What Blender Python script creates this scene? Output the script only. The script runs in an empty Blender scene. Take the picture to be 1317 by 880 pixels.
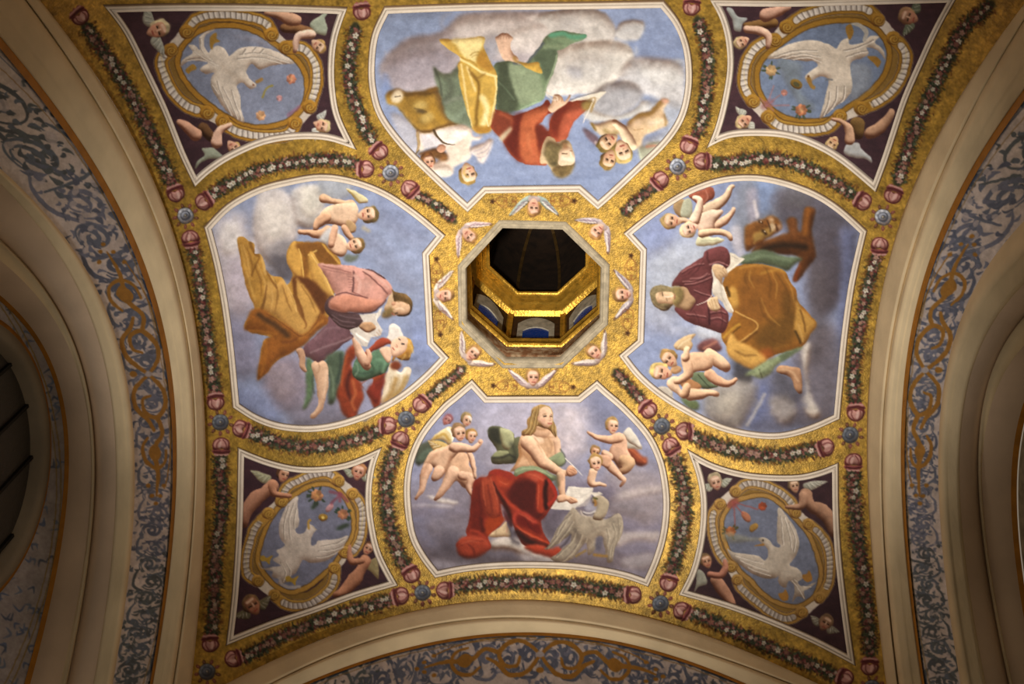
import bpy, math, numpy as np
from mathutils import Matrix, Vector
# ---------------------------------------------------------------- camera, world, lamps, exposure
S_ = 3.0                                  # metres per plan unit (half the side of the square bay)
ZF = 1.6                                  # eye height above the floor
P = [1.264, -0.447, 0.055, 0.017, 0.106, 1.202, 2.851, 0.139, 0.128]     # focal/1000, three angles, eye x y, vault profile
FPX = P[0]*1000
def _rot(tx, ty, yaw):
    a = np.array([[1, 0, 0], [0, math.cos(tx), -math.sin(tx)], [0, math.sin(tx), math.cos(tx)]])
    b = np.array([[math.cos(ty), 0, math.sin(ty)], [0, 1, 0], [-math.sin(ty), 0, math.cos(ty)]])
    c = np.array([[math.cos(yaw), -math.sin(yaw), 0], [math.sin(yaw), math.cos(yaw), 0], [0, 0, 1]])
    return a @ b @ c
RC = _rot(P[1], P[2], P[3]); EYE = np.array([P[4], P[5], 0.])
D_ = np.diag([1., -1., 1.])
def W(p):
    """plan coordinates (x right, y towards the picture top, z up from the eye) to world metres"""
    p = np.asarray(p, float); o = (p @ D_)*S_; o[..., 2] += ZF; return o
scene = bpy.context.scene
cam = bpy.data.cameras.new('camera'); cam_ob = bpy.data.objects.new('camera', cam); scene.collection.objects.link(cam_ob)
cam.sensor_width = 36.0; cam.lens = FPX*36/1317; cam.clip_end = 200
r, u, f = D_ @ RC[0], D_ @ RC[1], D_ @ RC[2]
m = Matrix(((r[0], u[0], -f[0], 0), (r[1], u[1], -f[1], 0), (r[2], u[2], -f[2], 0), (0, 0, 0, 1)))
m.translation = Vector(W(EYE)); cam_ob.matrix_world = m; scene.camera = cam_ob
scene.view_settings.view_transform = 'Standard'; scene.view_settings.look = 'None'; scene.view_settings.gamma = 1.0; scene.view_settings.exposure = -0.35
world = bpy.data.worlds.new('world'); scene.world = world; world.use_nodes = True
world.node_tree.nodes['Background'].inputs[0].default_value = (1.0, .82, .62, 1); world.node_tree.nodes['Background'].inputs[1].default_value = .26
def lamp(name, at, to, cone, power, col, soft=.25, blend=1.):
    l = bpy.data.lights.new(name, 'SPOT'); l.spot_size = math.radians(cone); l.spot_blend = blend; l.shadow_soft_size = soft; l.energy = power; l.color = col
    o = bpy.data.objects.new(name, l); scene.collection.objects.link(o); o.location = W(at)
    o.rotation_euler = (Vector(W(to))-Vector(W(at))).to_track_quat('-Z', 'Y').to_euler(); return o
lamp('added_nave_spot', (-.3, 1.0, -.3), (.02, .2, 2.8), 51, 5300, (1.0, .93, .84))  # unseen spot added near the eye as main light on the vault
lamp('added_chapel_spot', (-.7, -.9, -.3), (.05, -.3, 2.7), 50, 2000, (1.0, .90, .78))  # second unseen spot, added for glints on the lower gilding
# ---------------------------------------------------------------- fresco painter (pigment, some uneven lighting kept in its palettes, laid in numpy, later stored as mesh colour attributes)
OX, OY, CW, CH = -220, -220, 1760, 1320
rng = np.random.default_rng(7)
CV = np.zeros((CH, CW, 4), np.float32)           # RGB pigment + A = gold leaf amount
OWN = np.zeros((CH, CW), np.int32)
OWNERS = ['']
def _up(g, H, W):
    yy = np.linspace(0, g.shape[0]-1.001, H); xx = np.linspace(0, g.shape[1]-1.001, W)
    y0 = yy.astype(int); x0 = xx.astype(int); fy = (yy-y0)[:, None]; fx = (xx-x0)[None]
    fy = fy*fy*(3-2*fy); fx = fx*fx*(3-2*fx)
    a = g[y0][:, x0]; b = g[y0][:, x0+1]; c = g[y0+1][:, x0]; d = g[y0+1][:, x0+1]
    return ((a*(1-fx)+b*fx)*(1-fy)+(c*(1-fx)+d*fx)*fy).astype(np.float32)
def nz(sx, sy=None):
    sy = sy or sx
    return _up(rng.random((int(CH/sy)+2, int(CW/sx)+2))*2-1, CH, CW)
NB = nz(60)*.5+nz(26)*.3+nz(12)*.2
NM = nz(9)*.45+nz(4.5)*.35+nz(2.2)*.3
NF = nz(3)*.5+nz(1.6)*.5
NH = nz(30, 5)*.6+nz(12, 3)*.4
def hx(c):
    if isinstance(c, str): return np.array([int(c[i:i+2], 16)/255 for i in (0, 2, 4)], np.float32)
    return np.array(c, np.float32)
_t = [0, 0, 1.]
def T(x0=0, y0=0, s=1.): _t[:] = [x0, y0, s]
def tp(p):
    a = np.array(p, float).reshape(-1, 2)/_t[2]; a[:, 0] += _t[0]; a[:, 1] += _t[1]; return a
def crv(a, closed=True, n=6):
    m = len(a)
    if m < 3: return a
    P = (lambda i: a[i % m]) if closed else (lambda i: a[min(max(i, 0), m-1)])
    t = (np.arange(n)/n)[:, None]; o = []
    for i in range(m if closed else m-1):
        p0, p1, p2, p3 = P(i-1), P(i), P(i+1), P(i+2)
        o.append(.5*(2*p1+(p2-p0)*t+(2*p0-5*p1+4*p2-p3)*t*t+(3*p1-p0-3*p2+p3)*t**3))
    if not closed: o.append(a[-1:])
    return np.concatenate(o)
def box(v, r):
    r = int(max(1, round(r)))
    for ax in (0, 1):
        c = np.cumsum(np.pad(v, [(r+1, r) if k == ax else (0, 0) for k in (0, 1)], mode='edge'), axis=ax, dtype=np.float64)
        n = v.shape[ax]
        v = (np.take(c, np.arange(n)+2*r+1, ax)-np.take(c, np.arange(n), ax))/(2*r+1)
    return v.astype(np.float32)
def blur(v, r):
    for _ in range(3): v = box(v, r*.6)
    return v
def bb(a, pad):
    x0 = int(math.floor(a[:, 0].min()-pad-OX)); x1 = int(math.ceil(a[:, 0].max()+pad-OX))+1
    y0 = int(math.floor(a[:, 1].min()-pad-OY)); y1 = int(math.ceil(a[:, 1].max()+pad-OY))+1
    return max(x0, 0), min(x1, CW), max(y0, 0), min(y1, CH)
def polymask(a, soft):
    pad = 2+soft*2.2
    x0, x1, y0, y1 = bb(a, pad)
    if x1 <= x0 or y1 <= y0: return None
    K = 3
    X = (np.arange((x1-x0)*K)+.5)/K+x0+OX; Y = (np.arange((y1-y0)*K)+.5)/K+y0+OY
    cnt = np.zeros((len(Y), len(X)), np.int16)
    b = np.roll(a, -1, 0)
    for (ax, ay), (bx, by) in zip(a, b):
        if ay == by: continue
        lo, hi = (ay, by) if ay < by else (by, ay)
        i0, i1 = np.searchsorted(Y, lo), np.searchsorted(Y, hi)
        if i1 <= i0: continue
        xs = ax+(Y[i0:i1]-ay)*(bx-ax)/(by-ay)
        j = np.searchsorted(X, xs)
        ok = j < len(X)
        np.add.at(cnt, (np.arange(i0, i1)[ok], j[ok]), 1)
    m = (np.cumsum(cnt, 1) % 2).astype(np.float32)
    m = m.reshape(y1-y0, K, x1-x0, K).mean((1, 3))
    if soft > .6: m = blur(m, soft)
    return (x0, x1, y0, y1), m
def strokemask(a, w, soft):
    w = np.broadcast_to(np.asarray(w, float), (len(a),))
    x0, x1, y0, y1 = bb(a, w.max()+soft+2)
    if x1 <= x0 or y1 <= y0: return None
    X, Y = np.meshgrid(np.arange(x0, x1)+OX, np.arange(y0, y1)+OY)
    best = np.full(X.shape, 1e9)
    for i in range(max(1, len(a)-1)):
        p = a[i]; q = a[min(i+1, len(a)-1)]; d = q-p; L = d@d+1e-9
        t = np.clip(((X-p[0])*d[0]+(Y-p[1])*d[1])/L, 0, 1)
        dd = np.hypot(X-p[0]-t*d[0], Y-p[1]-t*d[1])-(w[i]+(w[min(i+1, len(a)-1)]-w[i])*t)
        np.minimum(best, dd, out=best)
    s = max(soft, .5)
    m = np.clip(.5-best/(2*s), 0, 1)
    return (x0, x1, y0, y1), (m*m*(3-2*m)).astype(np.float32)
LIGHT = [-.5, -.8]
_clip = [None]; _cur = [0]
def oid(name):
    if name not in OWNERS: OWNERS.append(name)
    return OWNERS.index(name)
def lay(bm, col, a, gold=0, own=None):
    (x0, x1, y0, y1), m = bm
    v = CV[y0:y1, x0:x1]; k = (m*a)[..., None]
    v[..., :3] = v[..., :3]*(1-k)+col*k
    v[..., 3:] = v[..., 3:]*(1-k)+gold*k
    if own:
        OWN[y0:y1, x0:x1][m > .5] = oid(own); _cur[0] = oid(own)
def texcol(b, col, tex):
    x0, x1, y0, y1 = b
    n = NM[y0:y1, x0:x1, None]*tex+NB[y0:y1, x0:x1, None]*tex
    return np.clip(col*(1+n), 0, 1)
def shade(b, m, col, vol, r, dark=None):
    h = blur(m, r); gy, gx = np.gradient(h)
    s = -(gx*-LIGHT[0]+gy*-LIGHT[1])*r*2.2
    s = -s if False else s
    k = np.clip(-s*vol, -1, 1)[..., None]
    e = np.clip((.85-h)*vol*.8, 0, .6)[..., None]
    d = hx(dark) if dark is not None else col*np.array([.52, .38, .30])
    c = col+(np.clip(col*1.12+.05, 0, 1)-col)*np.clip(k, 0, 1)+(d-col)*np.clip(-k+e, 0, 1)
    return c
def G(p, col, own=None, soft=.5, a=1., vol=0., r=None, sm=True, clip=None, tex=.05, dark=None, gold=0, keep=False, n=6):
    q = tp(p)
    if sm: q = crv(q, True, n)
    sp = soft
    bm = polymask(q, sp)
    if bm is None: return
    b, m = bm; x0, x1, y0, y1 = b
    if clip is not None: m = m*clip[y0:y1, x0:x1]
    c = hx(col)
    if vol:
        sz = math.sqrt(max(m.sum(), 1.)); rr = r if r else max(1.2, sz*.16)
        c = shade(b, m, c, vol, rr, dark)
    c = texcol(b, c, tex)
    lay((b, m), c, a, gold, own)
    if not keep:
        _clip[0] = (b, m)
def S(p, col, w=2, a=.7, soft=.8, clip=True, own=None, gold=0, open_=True):
    """painted stroke; w in crop units, scalar or list"""
    q = tp(p); n = 5
    if clip: a = min(1., a*1.3); soft = max(.45, soft*.7)
    w = np.atleast_1d(np.asarray(w, float))/_t[2]/2
    if len(w) == 1: ww = np.full(len(q), w[0])
    else: ww = np.interp(np.linspace(0, 1, len(q)), np.linspace(0, 1, len(w)), w)
    if len(q) > 2:
        qq = crv(q, False, n); ww = np.interp(np.linspace(0, 1, len(qq)), np.linspace(0, 1, len(q)), ww)
    else: qq = q
    bm = strokemask(qq, ww, soft)
    if bm is None: return
    (x0, x1, y0, y1), m = bm
    if clip and _clip[0] is not None:
        (a0, a1, b0, b1), cm = _clip[0]
        full = (OWN[y0:y1, x0:x1] == _cur[0]).astype(np.float32) if _cur[0] else np.zeros_like(m)
        u0, u1, v0, v1 = max(x0, a0), min(x1, a1), max(y0, b0), min(y1, b1)
        if u1 > u0 and v1 > v0: full[v0-y0:v1-y0, u0-x0:u1-x0] = np.maximum(full[v0-y0:v1-y0, u0-x0:u1-x0], cm[v0-b0:v1-b0, u0-a0:u1-a0])
        m = m*full
    lay(((x0, x1, y0, y1), m), hx(col), a, gold, own)
def limb(p, w, col='d9b092', own=None, vol=1.05, dark=None, tex=.04):
    q = tp(p); w = np.asarray(w, float)/_t[2]/2
    qq = crv(q, False, 5) if len(q) > 2 else q
    ww = np.interp(np.linspace(0, 1, len(qq)), np.linspace(0, 1, len(w)), w)
    bm = strokemask(qq, ww, .5)
    if bm is None: return
    b, m = bm
    c = shade(b, m, hx(col), vol, max(1., ww.mean()*.8), dark)
    lay((b, m), texcol(b, c, tex), 1, 0, own); _clip[0] = bm
def E(cx, cy, rx, ry=None, ang=0, col='ffffff', own=None, soft=.5, a=1., vol=0, tex=.03, gold=0, keep=False, dark=None):
    ry = ry or rx; t = np.linspace(0, 2*math.pi, 25)[:-1]; A = math.radians(-ang)
    x = np.cos(t)*rx; y = np.sin(t)*ry
    p = np.stack([cx+x*math.cos(A)-y*math.sin(A), cy+x*math.sin(A)+y*math.cos(A)], 1)
    G(p, col, own, soft, a, vol, sm=False, tex=tex, gold=gold, keep=keep, dark=dark)
def head(cx, cy, r, up=90, look=0., nod=0., hair='8a6238', skin='e3b99a', own=None, hown=None, hl=1., beard=None, mir=1):
    """r = half head height in crop units, up = screen angle of the crown, look -1..1 turn, nod -1..1 (up +)"""
    A = math.radians(up); ux, uy = math.cos(A), -math.sin(A); rx, ry = -uy*mir, ux*mir
    def L(x, y): return (cx+(rx*x+ux*y)*r, cy+(ry*x+uy*y)*r)
    def pl(pts): return [v for q in pts for v in L(*q)]
    k = look*.28
    j = lambda: (rng.random()-.5)*.16
    G(pl([(x+j(), y+j()) for x, y in [(-.78, .0), (-.8, .35), (-.68, .7), (-.4, .98), (0, 1.1), (.4, 1.0), (.7, .66), (.82, .3), (.78, -.1), (.6, -.45), (0, -.6), (-.6, -.45)]]), hair, hown or own, vol=.7, tex=.22)
    for _ in range(5):
        u = rng.random()*2-1; E(*L(u*.62, .95-abs(u)*.45+j()), r*.2, col=hx(hair)*(.7+.8*rng.random()), a=.5, soft=.8, keep=True)
    fs = _clip[0]
    G(pl([(-.6+k, .1), (-.5+k, .58+nod*.2), (0+k, .74+nod*.15), (.5+k, .55+nod*.2), (.62+k, .05), (.52+k, -.45), (.2+k, -.9), (-.12+k, -.95), (-.48+k, -.5)]), skin, own, vol=.55, tex=.02)
    n = nod*.25
    E(*L(-.3+k*1.3, -.28+n), r*.2, col='e0886c', a=.45, soft=1, keep=True); E(*L(.34+k*1.3, -.28+n), r*.2, col='e0886c', a=.45, soft=1, keep=True)
    for s in (-1, 1):
        x = s*.27+k*1.5
        S([*L(x-.13, .18+n), *L(x+.13, .18+n)], '7a5236', r*.12, .4, .6)
        S([*L(x-.09, .03+n), *L(x+.09, .03+n)], '3a2418', r*.15, .85, .5)
    S([*L(.03+k*2, .08+n), *L(.05+k*2.2, -.2+n), *L(-.06+k*1.8, -.27+n)], 'a8694a', r*.1, .45, .5)
    S([*L(k*1.6+.0, .25+n), *L(.0+k*1.9, -.12+n)], 'f6dcc4', r*.1, .5, .5)
    S([*L(-.15+k*1.6, -.5+n), *L(.15+k*1.6, -.5+n)], 'a03c30', r*.13, .65, .5)
    S([*L(-.3+k, .5+n), *L(.3+k, .52+n)], 'f6dcc4', r*.25, .45, .8)
    if beard:
        G(pl([(-.6+k, -.1), (-.3+k, -.4), (0+k, -.36), (.3+k, -.4), (.6+k, -.1), (.5+k, -.7), (.2+k, -1.25), (-.1+k, -1.3), (-.45+k, -.8)]), beard, hown or own, vol=.5, a=.92, tex=.15)
        S([*L(-.12+k*1.6, -.5+n), *L(.12+k*1.6, -.5+n)], '8a3c30', r*.1, .6, .4)
def wing(base, tip, wd, n=6, col='e8ded0', sh='9a8a80', own=None, side=1, tex=.05):
    """feathered wing from base to tip (crop units); feathers trail to `side`"""
    bx, by = base; txx, tyy = tip; dx, dy = txx-bx, tyy-by; L = math.hypot(dx, dy); ux, uy = dx/L, dy/L; nx, ny = -uy*side, ux*side
    q = lambda t, s: (bx+dx*t+nx*wd*s, by+dy*t+ny*wd*s)
    pts = [q(0, -.1), q(.3, -.22), q(.65, -.2), q(1, 0), q(.98, .12), q(.75, .45), q(.5, .8), q(.25, 1.), q(.05, .8), q(-.05, .3)]
    G([v for p in pts for v in p], col, own, vol=.5, tex=tex)
    for i in range(n):
        t = (i+.6)/n
        a = q(t*.75, .05); b = q(min(1, .12+t*.95), .95-t*.95)
        S([*a, *b], sh, wd*.05+1, .55, .5)
        a = q(t*.75+.06, .05); b = q(min(1, .18+t*.95), .9-t*.92)
        S([*a, *b], 'fbf6ec', wd*.05+1, .4, .5)
def folds(lines, dk, lt, w=6, a=.6, off=(4, 2)):
    for p in lines:
        p = np.array(p, float).reshape(-1, 2)
        S(p, dk, [w*.5, w, w*.4], a, 1.)
        S(p+np.array(off), lt, [w*.3, w*.7, w*.3], a*.8, 1.)
# ================================================================= gilded ground, garlands, fruit and rosettes, winged heads round the oculus
def stamp(x, y, rx, ry, ang, col, a=1., own=0, gold=0):
    R = max(rx, ry)+1; x0 = int(x-R-OX); x1 = int(x+R-OX)+2; y0 = int(y-R-OY); y1 = int(y+R-OY)+2
    if x0 < 0 or y0 < 0 or x1 > CW or y1 > CH: return
    X, Y = np.meshgrid(np.arange(x0, x1)+OX-x, np.arange(y0, y1)+OY-y); c, s = math.cos(ang), math.sin(ang)
    u = (X*c+Y*s)/rx; v = (-X*s+Y*c)/ry; d = np.sqrt(u*u+v*v)
    m = np.clip((1-d)*min(rx, ry)*1.3+.5, 0, 1)*a
    w = CV[y0:y1, x0:x1]; k = m[..., None]; w[..., :3] = w[..., :3]*(1-k)+col*k; w[..., 3:] = w[..., 3:]*(1-k)+gold*k
    if own: OWN[y0:y1, x0:x1][m > .4] = own
def ground():
    g = hx('ac8a3c')
    CV[..., :3] = np.clip(g*(1+.13*NB[..., None]+.22*NM[..., None]+.16*NF[..., None]*np.array([1, 1, .6])), 0, 1); CV[..., 3] = 1
    r = rng.random((CH//3, CW//3))
    for y, x in zip(*np.nonzero(r > .965)):
        stamp(x*3+OX+rng.random()*3, y*3+OY+rng.random()*3, .6+rng.random(), .5+rng.random()*.6, rng.random()*3, hx(['7a5210', '8c6414', 'd8b850'][int(rng.random()*3)]), .45, 0, .6)
GL = [hx(c) for c in ('26301f', '2f3b28', '3d4a34', '54624a', '1f2419', '4a4a2c')]
RD = [hx(c) for c in ('6c2424', '84403a', '9c5c54', 'b07c74', '5c2028')]
BR = [hx(c) for c in ('7a4a14', '8c5a18', '4c3410', '6c3c14', '3c3c18')]
def garland(key, pts, hw=9, white=1., dark=1.):
    T(); q = crv(np.array(pts, float).reshape(-1, 2), False, 14); L = np.concatenate([[0], np.cumsum(np.hypot(*np.diff(q, axis=0).T))]); n = oid(key)
    def at(t, o):
        x, y = np.interp(t, L, q[:, 0]), np.interp(t, L, q[:, 1]); x2, y2 = np.interp(t+1, L, q[:, 0]), np.interp(t+1, L, q[:, 1]); x1, y1 = np.interp(t-1, L, q[:, 0]), np.interp(t-1, L, q[:, 1])
        dx, dy = x2-x1, y2-y1; l = math.hypot(dx, dy)+1e-9; return x-dy/l*o, y+dx/l*o, math.atan2(dy, dx)
    U = rng.random
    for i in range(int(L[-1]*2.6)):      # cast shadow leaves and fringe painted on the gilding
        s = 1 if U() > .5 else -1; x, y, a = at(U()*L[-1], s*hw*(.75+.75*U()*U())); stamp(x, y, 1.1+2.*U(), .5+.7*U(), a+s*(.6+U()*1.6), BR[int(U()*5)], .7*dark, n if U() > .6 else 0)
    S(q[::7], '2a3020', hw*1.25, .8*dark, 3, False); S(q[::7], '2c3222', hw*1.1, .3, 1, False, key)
    for i in range(int(L[-1]*4.2)):
        o = (U()+U()-1)*hw; x, y, a = at(U()*L[-1], o); stamp(x, y, 1.1+1.9*U(), .6+.8*U(), a+(U()-.5)*3, GL[int(U()*6)], .85, n)
    for i in range(int(L[-1]*1.5)):
        o = (U()+U()-1)*hw*.95; x, y, a = at(U()*L[-1], o); r = .7+1.3*U(); stamp(x, y, r, r*.8, U()*3, RD[int(U()*5)], .8, n)
    t = 3+4*U()
    while t < L[-1]-2:
        x, y, a = at(t, (U()-.5)*hw*.7); k = U(); r = 1.7+1.2*U()
        c = hx('dcd6c8') if k < .62*white else (hx('b88c80') if k < .8 else RD[2])
        stamp(x+.6, y+.8, r*1.5, r*1.5, 0, hx('2c2c20'), .5, n)
        p0 = U()*6
        for j in range(5): stamp(x+math.cos(p0+j*1.257)*r*.85, y+math.sin(p0+j*1.257)*r*.85, r*.62, r*.5, p0+j*1.257, c*(.86+.16*U()), .95*min(1, .55+.5*white), n)
        stamp(x, y, .8, .8, 0, hx('a88448'), .8, n)
        t += 4.5+8*U()
def pome(key, x, y, ang, r=11.5, c='b8847c', dk='6c2a2a'):
    """split fruit: pale lobed globe outlined in dark red, with a dark crown towards the garland"""
    T(); A = math.radians(ang); ux, uy = math.cos(A), -math.sin(A)
    Q = lambda pts: [v for a, b in pts for v in (x+ux*a*r-uy*b*r, y+uy*a*r+ux*b*r)]
    wob = lambda: (rng.random()-.5)*.14
    G(Q([(.5, 1.02), (.85+wob(), .86), (1.18+wob(), .5), (1.05, .2), (1.2+wob(), 0), (1.05, -.25), (1.18+wob(), -.5), (.85+wob(), -.86), (.5, -1.02), (.45, 0)]), '8c4444', key, vol=.5, tex=.15)
    S(Q([(.95, .75), (1.02, 0), (.95, -.75)]), 'c89890', r*.2, .7, .6); S(Q([(.62, .85), (.74, 0), (.62, -.85)]), '5c2024', r*.2, .8, .6)
    G(Q([(.5, .62), (.42, .95+wob()), (-.1, 1.0), (-.6, .78), (-.9, .3), (-.9, -.3), (-.6, -.78), (-.1, -1.0), (.42, -.95+wob()), (.5, -.62), (.34, 0)]), dk, key, vol=.4, tex=.1)
    G(Q([(.34, .3), (.2, .74), (-.2, .82), (-.58, .6), (-.76, .2), (-.76, -.2), (-.58, -.6), (-.2, -.82), (.2, -.74), (.34, -.3), (.2, 0)]), c, key, vol=.6, tex=.1)
    for s in (1, -1): S(Q([(.3, .48*s), (-.2, .5*s), (-.7, .16*s)]), '7c3838', r*.11, .75, .5)
    S(Q([(.1, .2), (-.4, .1)]), 'dcb8b0', r*.3, .5, 1)
def rosette(key, x, y, r=10, c='8088a0', rim='a8acb8'):
    T(); n = oid(key)
    for k in range(9): a = k*.698+.2; q = (x+math.cos(a)*r*1.4, y+math.sin(a)*r*1.4); stamp(*q, r*.34, r*.22, a, hx('7c3c34' if k % 3 else '5c3418'), .9, n); stamp(q[0]-.3, q[1]-.3, r*.16, r*.1, a, hx('b07868'), .7, n)
    E(x, y, r*1.08, r*1.08, 0, '34363e', key, .6); E(x, y, r, r, 0, rim, key, .5, vol=.8, tex=.1)
    for k in range(9): a = k*.698; stamp(x+math.cos(a)*r*.84, y+math.sin(a)*r*.84, r*.2, r*.13, a+1.57, hx(c)*.7, .5, n)
    E(x, y, r*.68, r*.66, 0, '3c4454', key, .6, .9); E(x-.5, y-.3, r*.52, r*.5, 0, c, key, .5, .95, vol=.8); S([x-r*.3, y+r*.1, x, y-r*.3, x+r*.3, y], '50586c', r*.14, .7, .5); E(x, y, r*.2, r*.18, 0, '4c463c', key, .5); E(x-.4, y-.4, r*.1, r*.1, 0, 'd8d4c8', key, .4)
def winghead(key, x, y, up, r=8.3, wc='c8b8b0', hair='b08444', look=.15):
    T(); A = math.radians(up); ux, uy = math.cos(A), -math.sin(A); vx, vy = -uy, ux
    P = lambda a, b: (x+ux*a*r+vx*b*r, y+uy*a*r+vy*b*r)
    for s in (-1, 1):
        pts = [P(-.8, s*.45), P(-.2, s*.95), P(.25, s*1.5), P(.6, s*2.1), P(1.05, s*2.75), P(.7, s*2.7), P(.2, s*2.35), P(-.5, s*1.75), P(-1.05, s*1.1), P(-1.3, s*.4)]
        G([v for p in pts for v in p], wc, key+'/painted_wing', vol=.6, tex=.1)
        for t in (.15, .4, .65, .9): S([*P(-.9+t*1.0, s*(.7+t*1.1)), *P(-.75+t*1.5, s*(1.3+t*1.4))], '846878', r*.1, .55, .5); S([*P(-.75+t*1.0, s*(.65+t*1.1)), *P(-.6+t*1.5, s*(1.2+t*1.4))], 'f4ece4', r*.12, .6, .5)
        S([*P(.9, s*2.55), *P(1.05, s*2.75)], '7c4c28', r*.2, .6, .6)
    G([v for p in [P(-1.1, -.6), P(-1.25, 0), P(-1.1, .6), P(-.6, .5), P(-.6, -.5)] for v in p], 'b8a4a0', key+'/painted_wing', vol=.4)
    head(x, y, r, up, look, 0, hair, 'e0b094', key+'/painted_head', key+'/painted_hair')
def ornaments():
    cx, cy = 686.5, 378
    for k, (x, y, u, wc) in enumerate([(687.4,267,270,'98aca8'), (768.7,298,225,'b8aCb4'.lower()), (801,380,180,'a8a0a8'), (764.5,454,135,'c0b4ac'), (685.5,486,90,'ccb8b8'), (608.5,455,45,'d0c0b4'), (572.5,380,0,'dcd0c4'), (604,303,-45,'ccb4b4')]):
        winghead('winged_head_%d' % k, x, y, u, 11 if k % 2 else 11.5, wc)
    T(560, 240, 3.258)
    for x, y, tx, ty in [(240,62,1,0), (582,60,-1,0), (820,290,0,1), (805,615,0,-1), (578,840,-1,0), (243,835,1,0), (20,620,0,-1), (5,305,0,1)]:
        for k in range(5): a = k*1.257; stamp(560+x/3.258+math.cos(a)*2, 240+y/3.258+math.sin(a)*2, 1.8, 1.3, a, hx('5c3412'), .85, oid('ceiling'), .2)
        stamp(560+x/3.258, 240+y/3.258, 1.1, 1.1, 0, hx('2c1c0c'), .9)
        px, py = -ty, tx
        for s in (1, -1):
            for l, cr in ((88, 15), (52, 11)):
                th = np.linspace(0, 5.2, 12); ex, ey = x+tx*l+px*s*6, y+ty*l+py*s*6
                sp = [(x+tx*12, y+ty*12), (x+tx*l*.45+px*s*(24 if l > 60 else 14), y+ty*l*.45+py*s*(24 if l > 60 else 14))]+[(ex+(tx*math.sin(t)+px*s*math.cos(t))*cr*(1-.13*t), ey+(ty*math.sin(t)+py*s*math.cos(t))*cr*(1-.13*t)) for t in th]
                S([v for q in sp for v in q], '8a4c20', [2, 4.5, 4, 2.5], .65, .5, False, None, .2)
GAR = [
 ('g_top_left', (457,34,455,50,450,75,449,98,454,125,460,142,470,168,480,182), 9, 1.3), ('g_top_right', (897,26,904,44,910,68,911,90,907,127,902,160,894,176), 9, 1.1),
 ('g_oct_tl', (536,250,550,258,566,268,584,284), 6, .9), ('g_oct_tr', (842,240,830,249,815,261,802,274), 6, 1.2), ('g_oct_bl', (552,512,566,499,582,486,596,474), 6, .9), ('g_oct_br', (828,518,817,505,804,491,792,478), 6, .8),
 ('g_left_top', (270,252,289,240,313,229,335,219,372,210,410,206,440,207,460,213), 9, 1.2), ('g_right_top', (915,210,934,211,973,204,1000,205,1027,212,1052,222,1074,235,1098,251), 9, 1.2),
 ('g_left_bottom', (321,557,345,565,370,572,395,575,425,573,450,568,475,560,490,553), 9, .7), ('g_right_bottom', (890,560,912,570,938,578,970,585,1005,587,1030,582,1053,577), 9, .8),
 ('g_bottom_left', (510,578,503,592,498,610,496,628,497,650,500,668,506,694,516,721,523,731), 9.5, .5), ('g_bottom_right', (866,586,872,600,877,620,880,645,880,670,876,692,870,714,863,738), 9.5, .5),
 ('g_bottom', (584,755,605,753,630,751,660,750,690,750,720,752,750,755,780,760,803,763), 9, .8),
 ('g_left_edge', (248,318,254,345,258,375,262,400,266,430,271,460,275,490,277,507), 8.5, 1.), ('g_right_edge', (1127,328,1121,352,1115,375,1110,400,1105,425,1101,452,1098,485,1100,519), 8.5, 1.),
 ('g_bl_left', (284,587,283,607,286,630,286,652,282,680,279,705,277,735,276,765,274,796,272,816), 9.5, .5), ('g_bl_bottom', (312,847,335,835,360,820,385,810,410,800,435,791,460,784,485,777,504,771), 9, .7),
 ('g_br_bottom', (889,789,905,794,925,804,945,813,975,826,1008,841,1035,852,1061,863,1078,870), 9, .7), ('g_br_right', (1098,605,1098,630,1100,660,1103,690,1107,720,1110,745,1114,775,1117,805,1119,842), 10, .5),
 ('g_tl_left', (110,34,125,55,138,73,150,92,168,122,185,155,198,183,211,212,221,238), 10, .8), ('g_tr_right', (1274,6,1258,20,1240,36,1226,60,1215,85,1200,114,1186,145,1176,170,1167,195,1155,235), 10, 1.),
]
PO = [('p_ul_a',471,218,180),('p_ul_b',489,196,135),('p_ul_c',527,243,-45),('p_ur_a',886,188,70),('p_ur_b',903,208,0),('p_ur_c',850,232,225),('p_ll_a',542,521,45),('p_ll_b',516,566,250),('p_ll_c',500,548,180),
 ('p_lr_a',835,528,135),('p_lr_b',863,574,-60),('p_lr_c',880,555,0),('p_lu_a',227,250,110),('p_lu_b',245,307,-80),('p_lu_c',262,260,30),('p_ld_a',278,518,95),('p_ld_b',310,552,-20),('p_ld_c',285,574,-90),
 ('p_ru_a',1111,260,150),('p_ru_b',1132,316,-95),('p_ru_c',1149,252,70),('p_rd_a',1101,532,90),('p_rd_b',1063,576,200),('p_rd_c',1098,594,-90),('p_bl_a',530,740,120),('p_bl_b',572,760,0),('p_bl_c',516,767,195),
 ('p_br_a',860,751,75),('p_br_b',877,786,-30),('p_br_c',815,766,180),('p_cl_a',271,829,95),('p_cl_b',300,848,15),('p_cr_a',1119,859,90),('p_cr_b',1088,873,160),('p_tl',466,16,95),('p_tr',890,10,85),('p_tc',104,22,130)]
RO = [('r_ul',503,223),('r_ur',872,215),('r_ll',523,540),('r_lr',852,549),('r_lu',239,278),('r_ld',284,544),('r_ru',1136,280),('r_rd',1094,560),('r_bl',544,763),('r_br',850,777),('r_cl',267,865),('r_cr',1122,886)]
def deco():
    LIGHT[:] = [-.4, -.9]
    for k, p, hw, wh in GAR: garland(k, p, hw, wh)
    for k, x, y, a in PO: pome(k, x, y, a)
    for k, x, y in RO: rosette(k, x, y, 10, '98a0b4' if y < 300 else '687082', 'b4bac8' if y < 300 else '747c88')
    ornaments()
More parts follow.
